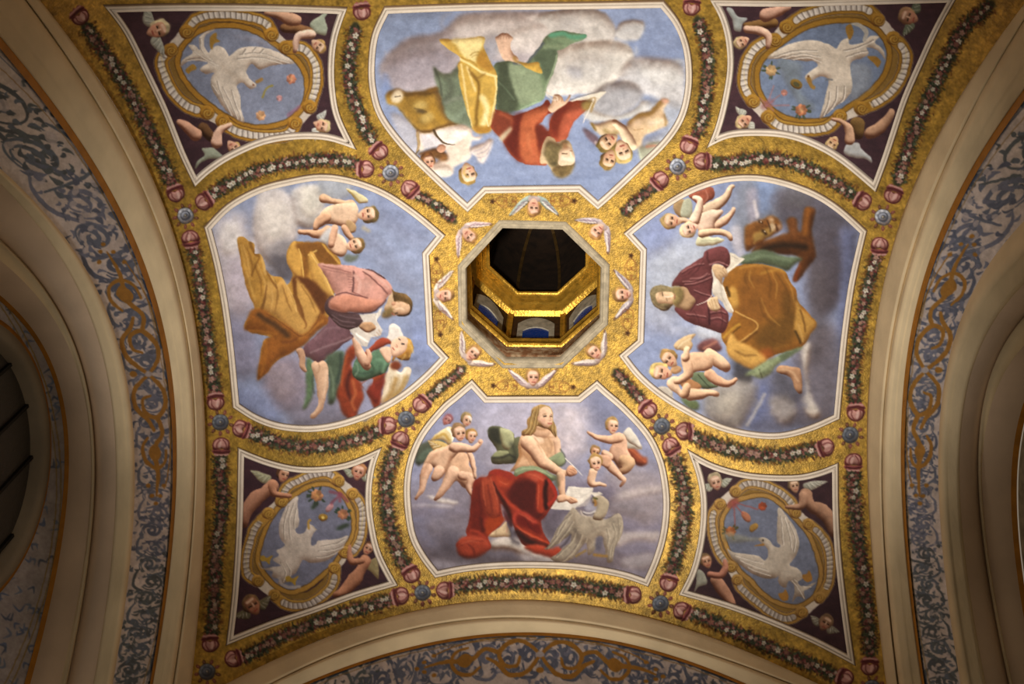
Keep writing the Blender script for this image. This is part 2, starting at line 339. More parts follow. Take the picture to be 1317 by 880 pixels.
def finish(a=.85, sat=.77, gam=1.14):
    """hand wobble, a little fading, fine plaster mottle"""
    yy, xx = np.meshgrid(np.arange(CH), np.arange(CW), indexing='ij')
    wx = xx+nz(6)*.55+nz(3)*.2; wy = yy+nz(6)*.55+nz(3)*.2
    x0 = np.clip(wx.astype(int), 0, CW-2); y0 = np.clip(wy.astype(int), 0, CH-2); fx = np.clip(wx-x0, 0, 1)[..., None]; fy = np.clip(wy-y0, 0, 1)[..., None]
    o = (CV[y0, x0]*(1-fx)+CV[y0, x0+1]*fx)*(1-fy)+(CV[y0+1, x0]*(1-fx)+CV[y0+1, x0+1]*fx)*fy
    g = o[..., :3].mean(-1, keepdims=True); o[..., :3] = np.clip((g+(o[..., :3]-g)*(sat+(.96-sat)*o[..., 3:]))*(1+.045*NF[..., None]+.04*NM[..., None]), 0, 1)
    k = 1-o[..., 3:]; o[..., :3] = o[..., :3]*(1-k)+np.power(np.clip(o[..., :3], 1e-4, 1), gam)*1.03*k; CV[...] = np.clip(o, 0, 1)
PAINT = 1.0
ground()
def cut(p, w):
    """mitred inward offset of a closed outline in picture units"""
    a = np.array(p); n = len(a); area = 0.5*np.sum(a[:, 0]*np.roll(a[:, 1], -1)-np.roll(a[:, 0], -1)*a[:, 1])
    sg = 1 if area > 0 else -1
    e = np.roll(a, -1, 0)-a; e /= np.linalg.norm(e, axis=1)[:, None]+1e-9
    nn = np.stack([-e[:, 1], e[:, 0]], 1)*sg; pn = np.roll(nn, 1, 0)
    m = nn+pn; m /= (m*nn).sum(1)[:, None]+1e-6
    return a+m*w
def outline(segs, n=5):
    """segments of crop points joined at sharp corners, each smoothed"""
    o = []
    for s in segs:
        q = tp(s)
        if len(q) > 2:
            q = crv(q, False, n); e0 = np.hypot(*(q-q[0]).T); e1 = np.hypot(*(q-q[-1]).T); k = (e0 > 13) & (e1 > 13); k[0] = k[-1] = True; q = q[k]
        o.append(q[:-1])
    return np.concatenate(o)
T(490, 480, 3.033)
PAN = {}
PAN['bottom'] = outline([(355,22,290,78,230,130,150,230,105,330,88,430,92,540,110,640,150,720,210,800),(210,800,320,778,450,765,600,762,750,768,870,785,960,805,1043,835),(1043,835,1085,740,1115,640,1128,530,1122,430,1100,330,1050,230,960,130,880,60,843,26),(843,26,768,87),(768,87,415,88),(415,88,355,22)])
T(440, 0, 2.863)
PAN['top'] = outline([(155,22,500,10,850,6,1185,0),(1185,0,1240,70,1275,150,1290,240,1287,340,1260,440,1200,530,1100,628,1000,722,942,773),(942,773,868,707),(868,707,532,712),(532,712,462,782),(462,782,330,660,210,540,130,430,100,330,95,230,110,120,155,22)])
T(240, 210, 2.514)
PAN['left'] = outline([(55,205,130,130,230,75,330,48,430,33,530,45,640,85,740,150,838,232),(838,232,785,297),(785,297,800,575),(800,575,850,628),(850,628,780,700,700,765,600,820,500,855,400,870,300,862,220,835,148,790),(148,790,130,600,110,450,85,320,55,205)])
T(780, 210, 2.317)
PAN['right'] = outline([(50,208,100,262),(100,262,92,525),(92,525,36,572),(36,572,90,640,160,700,250,755,340,797,430,818,520,822,610,800,697,762),(697,762,708,640,722,500,744,350,778,200),(778,200,700,130,620,80,520,45,430,32,330,42,230,80,130,145,50,208)])
T(120, 0, 3.658)
PAN['tl'] = outline([(45,22,400,15,800,18,1195,32),(1195,32,1150,170,1135,300,1140,430,1165,550,1240,705),(1240,705,1100,660,950,655,800,680,650,745,550,810,475,878),(475,878,400,720,320,520,230,330,140,150,45,22)])
T(870, 0, 3.383)
PAN['tr'] = outline([(145,-8,500,-5,880,-15,1230,-25),(1230,-25,1150,120,1080,270,1010,430,960,580,920,700,870,835),(870,835,720,710,600,640,480,600,350,590,230,600,130,645),(130,645,165,560,195,450,220,300,215,180,190,80,145,-8)])
T(240, 560, 2.75)
PAN['bl'] = outline([(180,42,300,88,420,110,560,95,692,40),(692,40,665,120,655,220,665,320,690,420,748,532),(748,532,600,575,450,630,300,680,138,745),(138,745,160,550,175,300,180,42)])
T(850, 570, 2.84)
PAN['br'] = outline([(95,20,200,75,330,108,480,115,570,100,650,70),(650,70,652,250,662,420,685,620,712,815),(712,815,560,735,400,665,240,605,65,555),(65,555,110,460,138,340,145,220,130,120,95,20)])
FW = dict(bottom=9.5, top=9.5, left=9.5, right=9, tl=9, tr=9, bl=9, br=9)
def sky(name, own, base, var=.10):
    T(); p = cut(PAN[name], 5)
    G(p, base, own, sm=False, tex=0)
    b, m = _clip[0]; x0, x1, y0, y1 = b
    full = np.zeros((CH, CW), np.float32); full[y0:y1, x0:x1] = m
    k = 1+(NB*.55+NM*.25+NH*.35)[y0:y1, x0:x1, None]*var*np.array([1.25, 1.1, .8])
    CV[y0:y1, x0:x1, :3] = np.where(m[..., None] > 0, np.clip(CV[y0:y1, x0:x1, :3]*(1+(k-1)*m[..., None]), 0, 1), CV[y0:y1, x0:x1, :3])
    return full
def cl(p, col, M, soft=9, a=.8, vol=.35, own=None, tex=.045):
    """cloud patch, soft in crop units, clipped to its panel"""
    G(p, col, own, soft=soft/_t[2]*1.0, a=a, vol=vol, clip=M, tex=tex)
    (x0, x1, y0, y1), m = _clip[0]; area = m.sum(); n = int(min(26, area/90)); ys, xs = np.nonzero(m > .6)
    if len(ys) and own is None:
        t = list(_t); T(); z = math.sqrt(area)
        for _ in range(n):
            i = rng.integers(len(ys)); x, y = xs[i]+x0+OX, ys[i]+y0+OY; A = rng.random()*6.3; l = z*(.06+.12*rng.random()); k = rng.random() > .45
            q = [v for j in range(4) for v in (x+l*math.cos(A+j*.75), y+l*.7*math.sin(A+j*.75))]
            S(q, np.clip(hx(col)*(1.13 if k else .84), 0, 1), [2, 4+l*.25, 2], .26*a, 5)
        _t[:] = t

# ================================================================= bottom panel: seated man with eagle, palette darkened for weaker light
LIGHT[:] = [.35, -.9]
F = 'bottom_fresco/'
M = sky('bottom', F+'painted_sky', '8d93b8')
T(490, 480, 3.033)
cl((380,110,760,110,780,300,700,420,420,400,340,250), 'b2aec4', M, 60, .75)
cl((690,120,790,130,810,260,760,340,700,300,680,200), 'cfc4cc', M, 50, .75)
cl((520,140,580,140,575,210,510,220), 'bcb6cc', M, 40, .6)
cl((820,70,900,90,960,180,900,230,830,160), '7c82a4', M, 40, .6)
cl((100,440,420,400,700,420,1100,380,1110,640,1040,820,200,790,110,620), '8f8798', M, 60, .9)
cl((960,370,1110,420,1110,560,980,600,900,520,890,400), 'a2979f', M, 40, .7)
cl((120,540,230,520,300,600,260,700,180,700,130,630), '8486ac', M, 40, .7)
cl((180,560,320,550,330,640,250,660,190,630), '837a88', M, 26, .7)
cl((300,430,450,420,340,640,300,560), '7f7789', M, 30, .6)
cl((180,480,240,490,300,505,290,515,220,505), 'd2c9c4', M, 5, .9)
cl((120,515,200,512,280,520,270,530,180,526,125,528), 'c3bcc2', M, 6, .8)
cl((105,500,300,530,430,540,330,560,120,545), '86809a', M, 20, .5)
cl((900,480,1010,450,1090,440,1100,465,1000,485,910,505), 'beb2b2', M, 12, .7)
cl((870,500,990,500,1060,540,1000,560,900,545), '8e8590', M, 20, .7)
cl((930,560,1040,600,1100,590,1080,640,960,640), '857f9a', M, 18, .7)
cl((900,640,990,620,1090,625,1070,660,990,655,920,680), 'c0b5b4', M, 12, .8)
cl((920,690,1040,665,1060,700,960,725), '857f98', M, 12, .7)
cl((940,730,1030,705,1075,720,1050,760,960,770), 'aca4ac', M, 12, .8)
cl((640,440,900,440,880,520,700,560,650,600,620,520), '6e6680', M, 24, .8)
cl((640,550,700,540,690,640,640,620), '635a6a', M, 16, .8)
cl((230,640,440,660,620,690,760,740,600,765,300,760,200,720), '6d6676', M, 26, .85)
cl((430,655,500,640,560,660,620,700,700,735,640,745,560,715,490,690,430,690), 'c9c0b8', M, 10, .95, 1)
cl((540,700,640,715,720,745,640,760,560,740), 'a9a3a8', M, 14, .8)
cl((250,620,300,625,330,650,420,690,400,720,250,700), '5f5868', M, 18, .8)
cl((210,730,330,745,520,755,500,768,220,780), '9c97a8', M, 14, .7)
cl((870,760,1000,770,1040,800,960,790), '9a94ac', M, 14, .7)
# cherubs left
c2 = (510, 510, 8.225); c3 = (730, 510, 8.225); c1 = (620, 510, 8.225); c4 = (570, 600, 8.225); c5 = (680, 600, 8.225); c6 = (500, 640, 6.567)
SK = 'dcb092'
T(*c2); o = F+'painted_cherub_group/'
G((200,560,330,480,480,460,520,520,420,600,300,700,230,740), '525848', o+'green_drapery', soft=2, vol=.6)
G((260,600,330,560,420,560,330,680,250,720,200,700), '5a6a5a', o+'green_drapery', soft=2, vol=.6)
wing((590,560), (340,470), 150, 6, 'c8a860', '8a6a38', o+'painted_wing', -1)
G((350,480,420,400,520,340,590,330,610,400,600,470,560,520,500,470,430,460), 'd6c490', o+'painted_wing', vol=.6)
S((540,345,590,400,600,500), 'f0ece0', 30, .7, 2); S((400,440,500,400,550,460), 'b88c30', 30, .6, 3)
head(545, 255, 62, 60, -.5, 0, '9a6068', 'b87878', o+'painted_head', o+'painted_hair')
E(540, 215, 45, 30, 20, '9c5a68', None, 3, .6)
head(735, 250, 74, 70, .8, 0, 'a08858', 'd8ac8c', o+'painted_head', o+'painted_hair')
S((770,215,800,260), 'e8e4d8', 26, .6, 2)
limb((770,600, 800,680, 820,780, 830,850), [60,60,45,30], SK, o+'painted_arm')
G((600,620,700,590,770,640,770,720,800,780,820,850,800,980,700,960,640,900,560,960,500,960,520,820,560,700), 'd2a684', o+'painted_body', vol=1)
limb((600,800, 545,900, 470,1020, 410,1090), [130,105,70,36], SK, o+'painted_leg')
limb((700,840, 790,860, 760,960, 800,1050), [110,80,60,30], SK, o+'painted_leg')
limb((780,620,800,700,830,820,830,860), [50,46,36,30], SK, o+'painted_arm')
head(790, 425, 78, 80, .5, .2, 'a07838', 'd8a888', o+'painted_head', o+'painted_hair')
G((500,540,640,490,720,520,640,620,580,680,540,780,480,860,420,860,400,760,340,760,300,860,260,870,250,830,330,640,400,570), 'd6ac8c', o+'painted_body', vol=1.1)
limb((330,760, 290,860, 270,980, 240,1030, 205,1080), [110,90,62,45,30], SK, o+'painted_leg')
limb((450,790, 400,870, 470,830), [120,60,50], SK, o+'painted_leg')
limb((610,540, 720,545, 800,560, 860,520, 895,480), [110,95,70,50,40], 'e0b496', o+'painted_arm')
E(890, 480, 26, 22, 40, 'e6b494', o+'painted_arm', vol=.8)
head(660, 385, 98, 95, .45, -.5, '9c7850', 'dcb092', o+'painted_head', o+'painted_hair')
S((420,620,340,700,280,830), 'a06848', 12, .6, 4, False); S((580,640,530,740,490,860), '9a6040', 12, .7, 3, False)
# cherubs right
T(*c3); o = F+'painted_cherub_pair/'
G((600,470,640,520,720,560,800,640,840,650,840,720,780,740,720,720,660,640,610,560), 'a04a2c', o+'red_drapery', soft=.8, vol=.9)
S((640,540,740,620,820,690), 'c8683c', 16, .7, 2); S((650,620,720,700,780,720), '5c2820', 22, .7, 3)
wing((590,400), (790,560), -120, 6, 'c8c2b4', '8e8a84', o+'painted_wing', -1)
G((590,400,650,330,700,380,760,470,790,560,700,520,630,470), 'cdc6ba', o+'painted_wing', vol=.7)
G((480,400,590,400,630,480,640,560,680,640,690,720,640,760,560,780,500,700,440,640,450,560,480,500), 'd4a688', o+'painted_body', vol=1.2)
limb((600,680, 660,700, 620,770, 560,800), [130,110,90,60], 'cda47c', o+'painted_leg')
limb((540,440, 440,460, 330,440, 260,410, 215,380), [110,85,62,44,26], 'dcae8c', o+'painted_arm')
head(470, 315, 88, 85, .55, 0, 'b08c50', 'e2b898', o+'painted_head', o+'painted_hair')
head(290, 590, 66, 70, .3, 0, '8c6c40', 'c89068', o+'painted_head', o+'painted_hair')
limb((390,600,440,640,400,680), [70,90,50], SK, o+'painted_arm')
limb((420,700, 480,770, 560,850, 600,890, 560,950), [100,95,60,44,24], SK, o+'painted_leg')
G((330,620,460,650,440,760,380,740,330,700), 'd0a080', o+'painted_body', vol=.8)
limb((270,800, 250,880, 260,930, 330,925, 400,940), [90,85,70,50,30], 'e0b898', o+'painted_arm')
head(300, 705, 92, 100, .1, -.2, 'a88448', 'e6bea0', o+'painted_head', o+'painted_hair')
# man
T(*c1); o = F+'seated_man/'
G((80,330,190,325,330,390,350,440,400,430,440,480,420,600,370,700,140,720,100,650,160,580,70,430), '646648', o+'green_drapery', vol=.6)
G((185,345,310,370,340,430,330,510,290,570,240,560,205,500), 'a4a67c', o+'green_drapery', vol=.7)
G((80,340,180,350,190,450,200,520,90,450), '34352a', o+'green_drapery', soft=1.2)
G((110,640,160,580,280,590,270,640,200,660,130,670), '8c8f66', o+'green_drapery', vol=.7)
S((120,650,220,640,290,620,350,650), '30312a', 22, .8, 2, False); S((310,500,350,600,340,690), '2e3028', 36, .6, 4, False)
G((480,380,560,330,700,330,800,420,820,520,830,640,780,700,700,760,560,800,420,790,300,800,350,730,390,640,385,520,420,420), 'd8ac84', o+'bare_torso', vol=.7, r=6)
S((430,600,500,640,560,700,600,760), 'a87448', 60, .5, 6); S((570,480,620,620,700,700), 'b07c58', 14, .6, 3); S((400,520,400,640,340,740), 'a8703c', 26, .6, 4)
S((660,380,660,480,700,560,690,630), 'b88c68', 16, .45, 3); S((500,420,560,420,600,470), 'f4d8bc', 46, .6, 5); S((740,420,790,480,800,580), 'ecc4a4', 40, .6, 4); S((560,660,620,700,680,800), 'a06a44', 14, .5, 3)
S((620,400,640,470), 'f4dcc4', 30, .4, 4)
limb((790,470, 800,560, 800,640), [70,70,60], 'e2b898', o+'painted_arm', .6)
G((600,300,690,290,720,380,700,430,640,440,540,400), 'd6aa86', o+'bare_torso', vol=.4)
S((580,340,640,350,700,330), 'a87850', 16, .6, 3)
# hair and head
G((430,420,430,370,480,330,480,250,520,200,530,130,590,100,650,90,720,115,750,170,760,260,790,330,790,430,750,400,700,350,650,340,590,320,570,370,520,420), 'a88448', o+'painted_hair', vol=.7, tex=.15)
for q in [(540,140,510,240,500,320,450,390),(580,120,560,220,540,320,500,400),(600,110,590,200,575,290),(765,270,770,340,785,410),(740,300,735,350,760,400)]:
    S(q, '6c4c24', 9, .6, 1); S(np.array(q)+8, 'dcc080', 7, .6, 1)
G((600,200,620,140,680,110,730,140,745,190,750,240,745,290,710,330,670,330,630,300,595,260), 'e8bf9e', o+'painted_head', vol=.5)
S((640,195,680,185), '7c5430', 6, .7, .5); S((650,212,680,208), '3a2820', 9, .9, .5); S((725,190,742,200), '6a4630', 6, .7, .5); S((722,210,740,212), '3a2820', 7, .8, .5)
S((715,205,730,250,712,258), 'b4785a', 7, .7, .5); S((700,285,740,285), 'b04a40', 10, .8, .5); E(655, 255, 26, 20, 0, 'e0907c', None, 2, .5)
S((600,220,570,240,600,300), 'c88c68', 16, .5, 2)
# green sash
G((340,820,370,770,470,740,600,750,700,800,780,850,760,900,500,900,350,870), '7c8c68', o+'green_sash', vol=.6)
G((690,680,760,630,840,590,870,640,880,700,830,750,760,720), '92a078', o+'green_sash', vol=.6)
S((830,560,870,620,880,700,840,740), '404a38', 12, .8, 1.5, False); S((360,800,480,760,620,790,740,850), 'aab890', 10, .7, 2); S((480,800,640,830,740,880), '4c5840', 14, .6, 3)
# writing arm
limb((480,490, 560,570, 640,690, 720,740, 820,800, 900,815), [150,150,140,110,80,56], 'e0b492', o+'painted_arm', .8)
G((890,800,920,740,960,740,1010,800,990,840,920,850), 'dca480', o+'painted_arm', vol=1)
for q in [(930,770,990,800),(920,790,970,825),(950,755,1000,780)]: S(q, '9a5c3c', 5, .7, .5)
S((880,655,960,730,1060,835), 'f4f0e4', [10,9,4], .95, .5, False, o+'painted_quill')
# lower arm, book
T(*c5); 
limb((340,100, 345,180, 350,270, 360,320), [90,85,70,66], 'dcae8c', o+'painted_arm', .8)
S((290,110,300,200), '5c6044', 40, .8, 4, False)
G((430,215,690,235,640,340,520,430,460,470,240,450,235,390,400,350,395,290), 'e2dcd2', o+'open_book', sm=False)
G((235,390,300,360,540,400,600,330,690,235,640,420,520,440,470,470,250,455), 'cfc6bc', o+'open_book', sm=False, a=.6)
G((650,280,750,275,790,300,700,330), 'd8d0c4', o+'open_book', sm=False)
for k in range(5): S((430+k*4,240+k*20,640-k*12,255+k*20), 'a8a0a0', 5, .35, .8, False)
S((430,330,560,330,680,240), 'a8a0a0', 6, .4, 1.5, False)
G((305,330,360,300,440,320,510,350,520,380,450,400,400,370,320,390), 'dcae8c', o+'painted_arm', vol=.9)
for q in [(440,340,515,380),(430,355,490,388),(410,365,460,398)]: S(q, '9a6044', 6, .7, .6)
# red cloak
T(*c4); o = F+'seated_man/red_cloak'
G((380,130,470,110,500,60,560,35,700,60,770,110,830,80,940,45,1050,80,1150,160,1210,280,1200,360,1140,450,1080,540,1040,580,1060,700,1130,810,1120,870,880,850,790,740,740,620,680,460,600,400,640,560,600,640,480,740,510,860,400,900,180,880,140,820,250,740,240,680,280,560,320,200), '982c18', o, vol=.35, r=5, tex=.08)
M2 = None
G((700,240,830,140,960,160,1000,240,990,460,1050,470,1060,560,960,560,780,450,700,380), '561412', o, soft=3, a=.92)
G((330,200,390,160,420,330,450,480,430,640,460,740,380,700,300,690,300,480), '701a10', o, soft=3, a=.85)
G((390,150,480,120,540,170,590,330,620,440,600,540,470,520,440,400), 'ac4022', o, soft=3, vol=.4, a=.95)
G((540,100,640,100,730,160,700,220,640,230,580,200), 'b83c1c', o, soft=2.4, a=.9)
G((500,60,620,50,740,110,720,150,620,110,540,100), 'a82c1c', o, soft=1.5)
G((860,80,960,60,1060,110,1090,160,1000,180,920,130), 'c44c30', o, soft=2.4, a=.9)
S((520,120,560,220,640,330,760,440,800,470), 'c03c20', [24,40,46,30], .9, 2.5, False, o)
S((530,170,590,300,660,420,700,520,720,620), '3c100e', [16,34,50,50,30], .9, 2.5, False, o)
S((1030,170,1020,300,1030,460), 'b03418', 70, .8, 3); S((1090,160,1080,300,1090,440), '3a0e0c', 44, .85, 3)
S((1120,150,1180,260,1190,340,1120,400), 'b82c1c', 36, .8, 3)
G((740,520,790,470,870,490,960,550,1000,590,960,620,860,540,800,500,770,560,780,640,745,600), 'c43c28', o, soft=1)
G((790,520,860,540,960,610,1010,620,1040,720,920,670,830,630,780,600), '7c1812', o, soft=1.6)
S((770,630,860,690,980,750,1120,815), 'c8401e', [16,26,30,20], .95, 1, False, o)
S((780,700,880,780,1000,830,1110,850), '2c1416', [60,80,60,20], .85, 4, False)
G((640,460,700,560,730,660,700,620,660,560), '55181c', o, soft=1.6)
G((470,560,600,540,660,560,620,620,500,720,450,700), 'a83810', o, soft=2.4)
S((460,480,520,540,600,520), '7a2412', 10, .6, 2); S((400,560,420,680), '501410', 30, .6, 4)
G((150,830,200,760,320,740,430,760,480,800,500,870,440,920,380,960,250,980,160,930), 'a83a20', o, soft=1, vol=.7)
S((300,680,380,700,440,750), 'bc3c24', 30, .8, 2, False); S((160,860,260,800,420,790), '8a2818', 10, .6, 2)
G((860,860,960,830,1060,840,1140,880,1230,850,1260,900,1200,980,1120,960,960,920), 'b83c20', o, soft=.8, vol=.6)
T(*c4); G((480,745,620,640,670,590,690,640,720,745,640,750), 'c8ae88', F+'seated_man/painted_foot', vol=.6)
S((560,690,560,740), '8a6c50', 8, .5, 2); S((680,640,670,700), 'c07060', 10, .4, 2)
S((690,600,730,760,800,820), '3c3440', [20,50,40], .7, 4, False)
# eagle
T(*c5); o = F+'painted_eagle/'
EA = 'a39684'
T(690, 620, 8.225)
G((400,280,340,330,280,420,220,500,180,590,120,690,80,710,130,720,200,680,260,640,320,600,370,560,360,640,300,690,240,750,160,800,170,830,240,860,300,850,360,830,430,770,480,700,520,650,540,700,550,780,600,750,640,680,640,600,690,580,710,660,730,720,740,800,760,860,800,850,820,790,840,700,890,600,920,500,915,400,880,340,820,350,760,390,700,395,690,350,640,380,560,370,480,360), EA, o+'painted_wing', vol=.45, r=5, tex=.12)
wm = _clip[0]
G((400,290,520,360,660,330,700,400,740,480,640,600,540,640,440,620,400,520), 'ad9f8b', None, soft=5, a=.7, vol=.5, keep=True)
for q in [(330,380,260,500,180,620,110,700),(380,420,300,540,220,640),(420,500,380,600,300,700,200,790),(470,560,420,680,320,800,240,850),(520,600,460,720,380,800),(360,340,260,440,200,560)]:
    S(q, '776a62', 10, .6, 1.4); S(np.array(q, float)+[16, 8]*(len(q)//2), 'c6baa2', 9, .55, 1.2)
for q in [(860,400,870,520,820,640,790,780),(800,440,830,560,780,700,760,820),(740,500,760,600,740,680),(890,460,860,600,820,740)]:
    S(q, '857a6c', 9, .55, 1.4); S(np.array(q, float)+[14, 0]*(len(q)//2), 'c6baa2', 8, .5, 1.2)
S((400,500,440,560,420,640), '6c6058', 30, .5, 3); S((560,400,600,480,560,560), '8c7c6c', 30, .4, 4); S((600,520,660,480,740,470), '8c7c6c', 14, .5, 3)
G((640,590,700,590,700,680,660,740,630,700), '6a6678', None, soft=1.5)
S((360,560,330,620,260,690), '4c4450', 22, .8, 2, False)
G((590,180,650,150,720,160,770,220,760,300,730,370,680,410,600,390,630,300,640,240,600,230), 'b0a188', o+'painted_head', vol=.7)
G((600,190,590,240,640,260,640,300,600,310,510,290,540,240), '9c9aac', None, soft=1)
S((500,320,560,330,620,310), 'd6d0d0', 18, .85, 1.2, False); S((490,330,540,350,610,330), '4c4448', 7, .8, .8, False)
S((620,190,630,220,625,245), 'b07c30', 24, .9, .8, False, o+'painted_head'); S((600,170,640,180), '5e5a28', 20, .9, 1, False)
S((470,310,490,350,530,370), 'e0d0c0', 10, .8, 1, False); S((695,380,780,370,860,330), '5c5460', [4,10,6], .8, .8, False)
S((420,790,480,750,520,730), 'a07c34', 22, .8, 1.5, False, o+'painted_foot'); S((610,770,680,780,740,790), 'a87c30', 26, .85, 1.5, False, o+'painted_foot')
T(570, 600, 8.225)
for q in [(400,140,380,300,400,460,380,620),(470,200,500,340,520,480),(560,260,600,380,600,520),(820,120,760,180,720,260),(940,200,930,340,900,470),(860,540,920,640,1000,700),(260,820,320,880,330,960)]: S(q, '5c1410', [8,24,8], .55, 2.2, False)
for q in [(420,160,430,280,450,420),(500,120,540,240,580,400),(600,160,660,190,690,180),(900,80,980,100,1060,150),(1010,200,1010,320,1000,440),(800,500,880,540,960,590),(790,650,900,720,1050,790),(200,820,280,790,380,800)]: S(q, 'd86844', [4,14,4], .6, 1.4, False)
T(620, 510, 8.225)
for q in [(430,600,480,660,520,740),(560,440,600,520,640,600),(700,440,740,520,720,600),(640,410,700,430,760,430)]: S(q, 'a06c48', [5,16,5], .45, 1.8, False)
S((650,212,682,208), '2c1c14', 9, .9, .5, False); S((722,210,742,212), '2c1c14', 7, .9, .5, False)
# ================================================================= left panel: seated man with angel
LIGHT[:] = [.1, -1]
F = 'left_fresco/'
T(); M = sky('left', F+'painted_sky', '8c9bc2')
T(240, 210, 2.514)
cl((560,120,760,240,770,420,700,400,620,300,540,220), '92a0c6', M, 40, .7)
cl((640,110,760,200,760,260,640,190), '8390b8', M, 30, .6)
cl((80,200,190,160,240,180,260,300,200,480,140,520,100,400), 'ccc6d0', M, 30, .9)
cl((110,220,160,190,180,260,150,300,120,290), 'dcd8da', M, 14, .8)
cl((130,330,200,300,240,420,200,500,150,480), 'b2a6ba', M, 30, .6)
cl((190,110,240,90,250,150,230,240,200,230), '8c98bc', M, 22, .8)
cl((235,100,290,80,340,110,365,180,350,260,300,330,240,300,215,200), 'c8c2c4', M, 10, .95, .6)
cl((250,130,330,130,340,220,280,260,240,220), 'd8d2cc', M, 20, .7)
cl((260,280,330,240,350,290,330,350,290,370,260,330), '88848c', M, 16, .8)
cl((340,90,400,70,440,90,445,160,410,210,360,200,345,140), 'c8c4c4', M, 8, .95, .6)
cl((380,80,430,90,440,140,400,180,370,150), 'dcd8cc', M, 14, .7)
cl((425,60,500,55,540,90,480,130,430,110), 'b4b8bc', M, 14, .7)
cl((190,340,260,340,320,400,250,400), '605a64', M, 14, .5)
cl((270,300,340,310,350,370,320,380,290,350), '5c5862', M, 12, .85)
cl((130,480,220,540,240,640,200,700,150,680,130,580), '8886a4', M, 30, .9)
cl((240,640,360,620,400,700,400,800,300,800,250,720), '8c8094', M, 26, .9)
cl((270,660,340,660,350,740,300,770,265,720), '9c8c96', M, 26, .6)
cl((150,720,250,740,320,850,230,840,150,790), '7c88b4', M, 26, .8)
cl((380,760,500,740,620,760,560,830,420,860,330,850), '817c92', M, 20, .8)
cl((740,470,780,560,830,620,760,680,720,640), '7f8fc0', M, 24, .8)
# upper cherubs
T(370, 225, 8.225); o = F+'painted_cherub_pair/'; SK = 'e2bc9c'
G((620,150,700,170,800,220,855,270,840,300,760,300,700,240), 'd8cc9c', o+'painted_wing', vol=.6); S((640,170,700,220,760,290), 'a88c40', 18, .6, 2)
limb((380,250, 480,280, 600,300, 680,300), [95,60,60,70], 'dcae88', o+'painted_arm')
S((400,292,520,300,660,310), '9c6c48', 8, .8, .8, False)
G((380,370,480,320,640,300,720,300,750,380,740,480,700,540,620,560,500,530,420,530,340,560,280,560,290,480,340,430), 'e4c0a0', o+'painted_body', vol=.9, r=5)
limb((400,450, 320,520, 290,580), [130,80,50], 'd4a480', o+'painted_leg')
limb((430,590, 320,630, 220,610, 130,600), [110,90,66,50], 'd8a882', o+'painted_leg')
G((340,680,440,560,520,560,560,640,520,720,430,720,420,780,380,740), 'c4c4c8', o+'painted_cloth', vol=.6, soft=1)
G((640,480,720,520,720,600,660,620,620,560), 'b89468', o+'painted_body', vol=.8)
limb((600,560, 640,630, 680,680), [70,70,50], 'd8a884', o+'painted_arm')
G((450,620,560,640,620,700,640,780,600,860,520,860,450,800), 'e2bc9e', o+'painted_body', vol=.9)
limb((500,560, 480,640, 460,740), [70,70,70], 'e0b090', o+'painted_arm')
G((620,840,700,860,760,840,730,900,660,930,600,900), '6c7468', o+'painted_wing', soft=1.5)
head(720, 760, 100, 20, -.6, 0, '8c6c38', 'e4ba98', o+'painted_head', o+'painted_hair')
head(850, 430, 110, 10, -.4, 0, '8c7440', 'e6be9c', o+'painted_head', o+'painted_hair')
S((800,560,850,590), 'c0ac7c', 40, .6, 3, False)
# angel right below
T(400, 410, 8.225); o = F+'painted_angel/'
G((820,180,830,90,870,55,930,80,970,150,980,220,900,280,830,270,800,210), 'd8d2cc', o+'painted_wing', vol=.7)
G((850,470,940,570,1000,520,1050,520,1065,570,1030,680,960,780,850,870,780,920,740,880,770,760,780,640,820,540), 'd6c8ae', o+'painted_wing', vol=.5, r=6)
S((900,640,860,760,800,860), 'a8782c', 50, .55, 6); S((1000,620,960,720,880,820), 'b08838', 40, .6, 6); S((860,500,940,580,1010,530), 'f0e8dc', 16, .8, 1.5)
for q in [(850,620,830,760,770,860),(940,660,890,780),(1020,600,970,700)]: S(q, 'ac9468', 6, .6, 1)
G((720,220,800,215,850,260,760,300,660,350,600,400,560,380,620,320), 'ac4428', o+'red_cloak', vol=.7)
G((480,270,400,310,350,420,320,560,300,680,260,780,300,880,340,1000,440,1090,500,1000,560,860,545,700,620,640,780,560,780,640,720,720,745,860,700,980,660,950,600,790,545,700,430,500,480,400), '9c3c1c', o+'red_cloak', soft=.8, vol=.5, r=5, tex=.12)
S((380,400,340,560,320,700), 'bc5828', 24, .6, 3); S((420,560,380,700,420,860), '5c2018', 40, .7, 4); S((440,660,470,780,430,880,460,960), 'c86c38', 26, .6, 4)
G((545,700,600,660,660,640,650,700,595,770,560,730), '9294b0', None, soft=.6)
G((560,860,600,790,660,950,690,1000,560,1090,500,1000), '9294b4', None, soft=.8)
G((640,700,780,640,760,760,700,900,640,840,600,780), '8c2c1c', o+'red_cloak', soft=.8, vol=.5)
G((610,390,700,330,740,340,820,460,830,500,780,580,680,620,540,670,460,620,440,560,470,450,520,400), '567c60', o+'green_tunic', vol=.6, tex=.12)
S((700,430,780,460,760,560), '74a080', 30, .6, 4); S((640,480,660,560,600,640), '38523c', 24, .6, 4); S((480,560,560,580,640,560), '304438', 20, .5, 4); S((480,470,500,540,470,600), '8ca48c', 12, .5, 2)
limb((460,190, 490,300, 550,430, 590,500), [60,80,110,90], 'dcb094', o+'painted_arm')
limb((590,480,620,400,600,340), [60,60,40], 'dcaa8c', o+'painted_arm')
G((730,330,780,300,850,320,850,440,820,470,770,420), 'e2bca0', o+'painted_body', vol=.5)
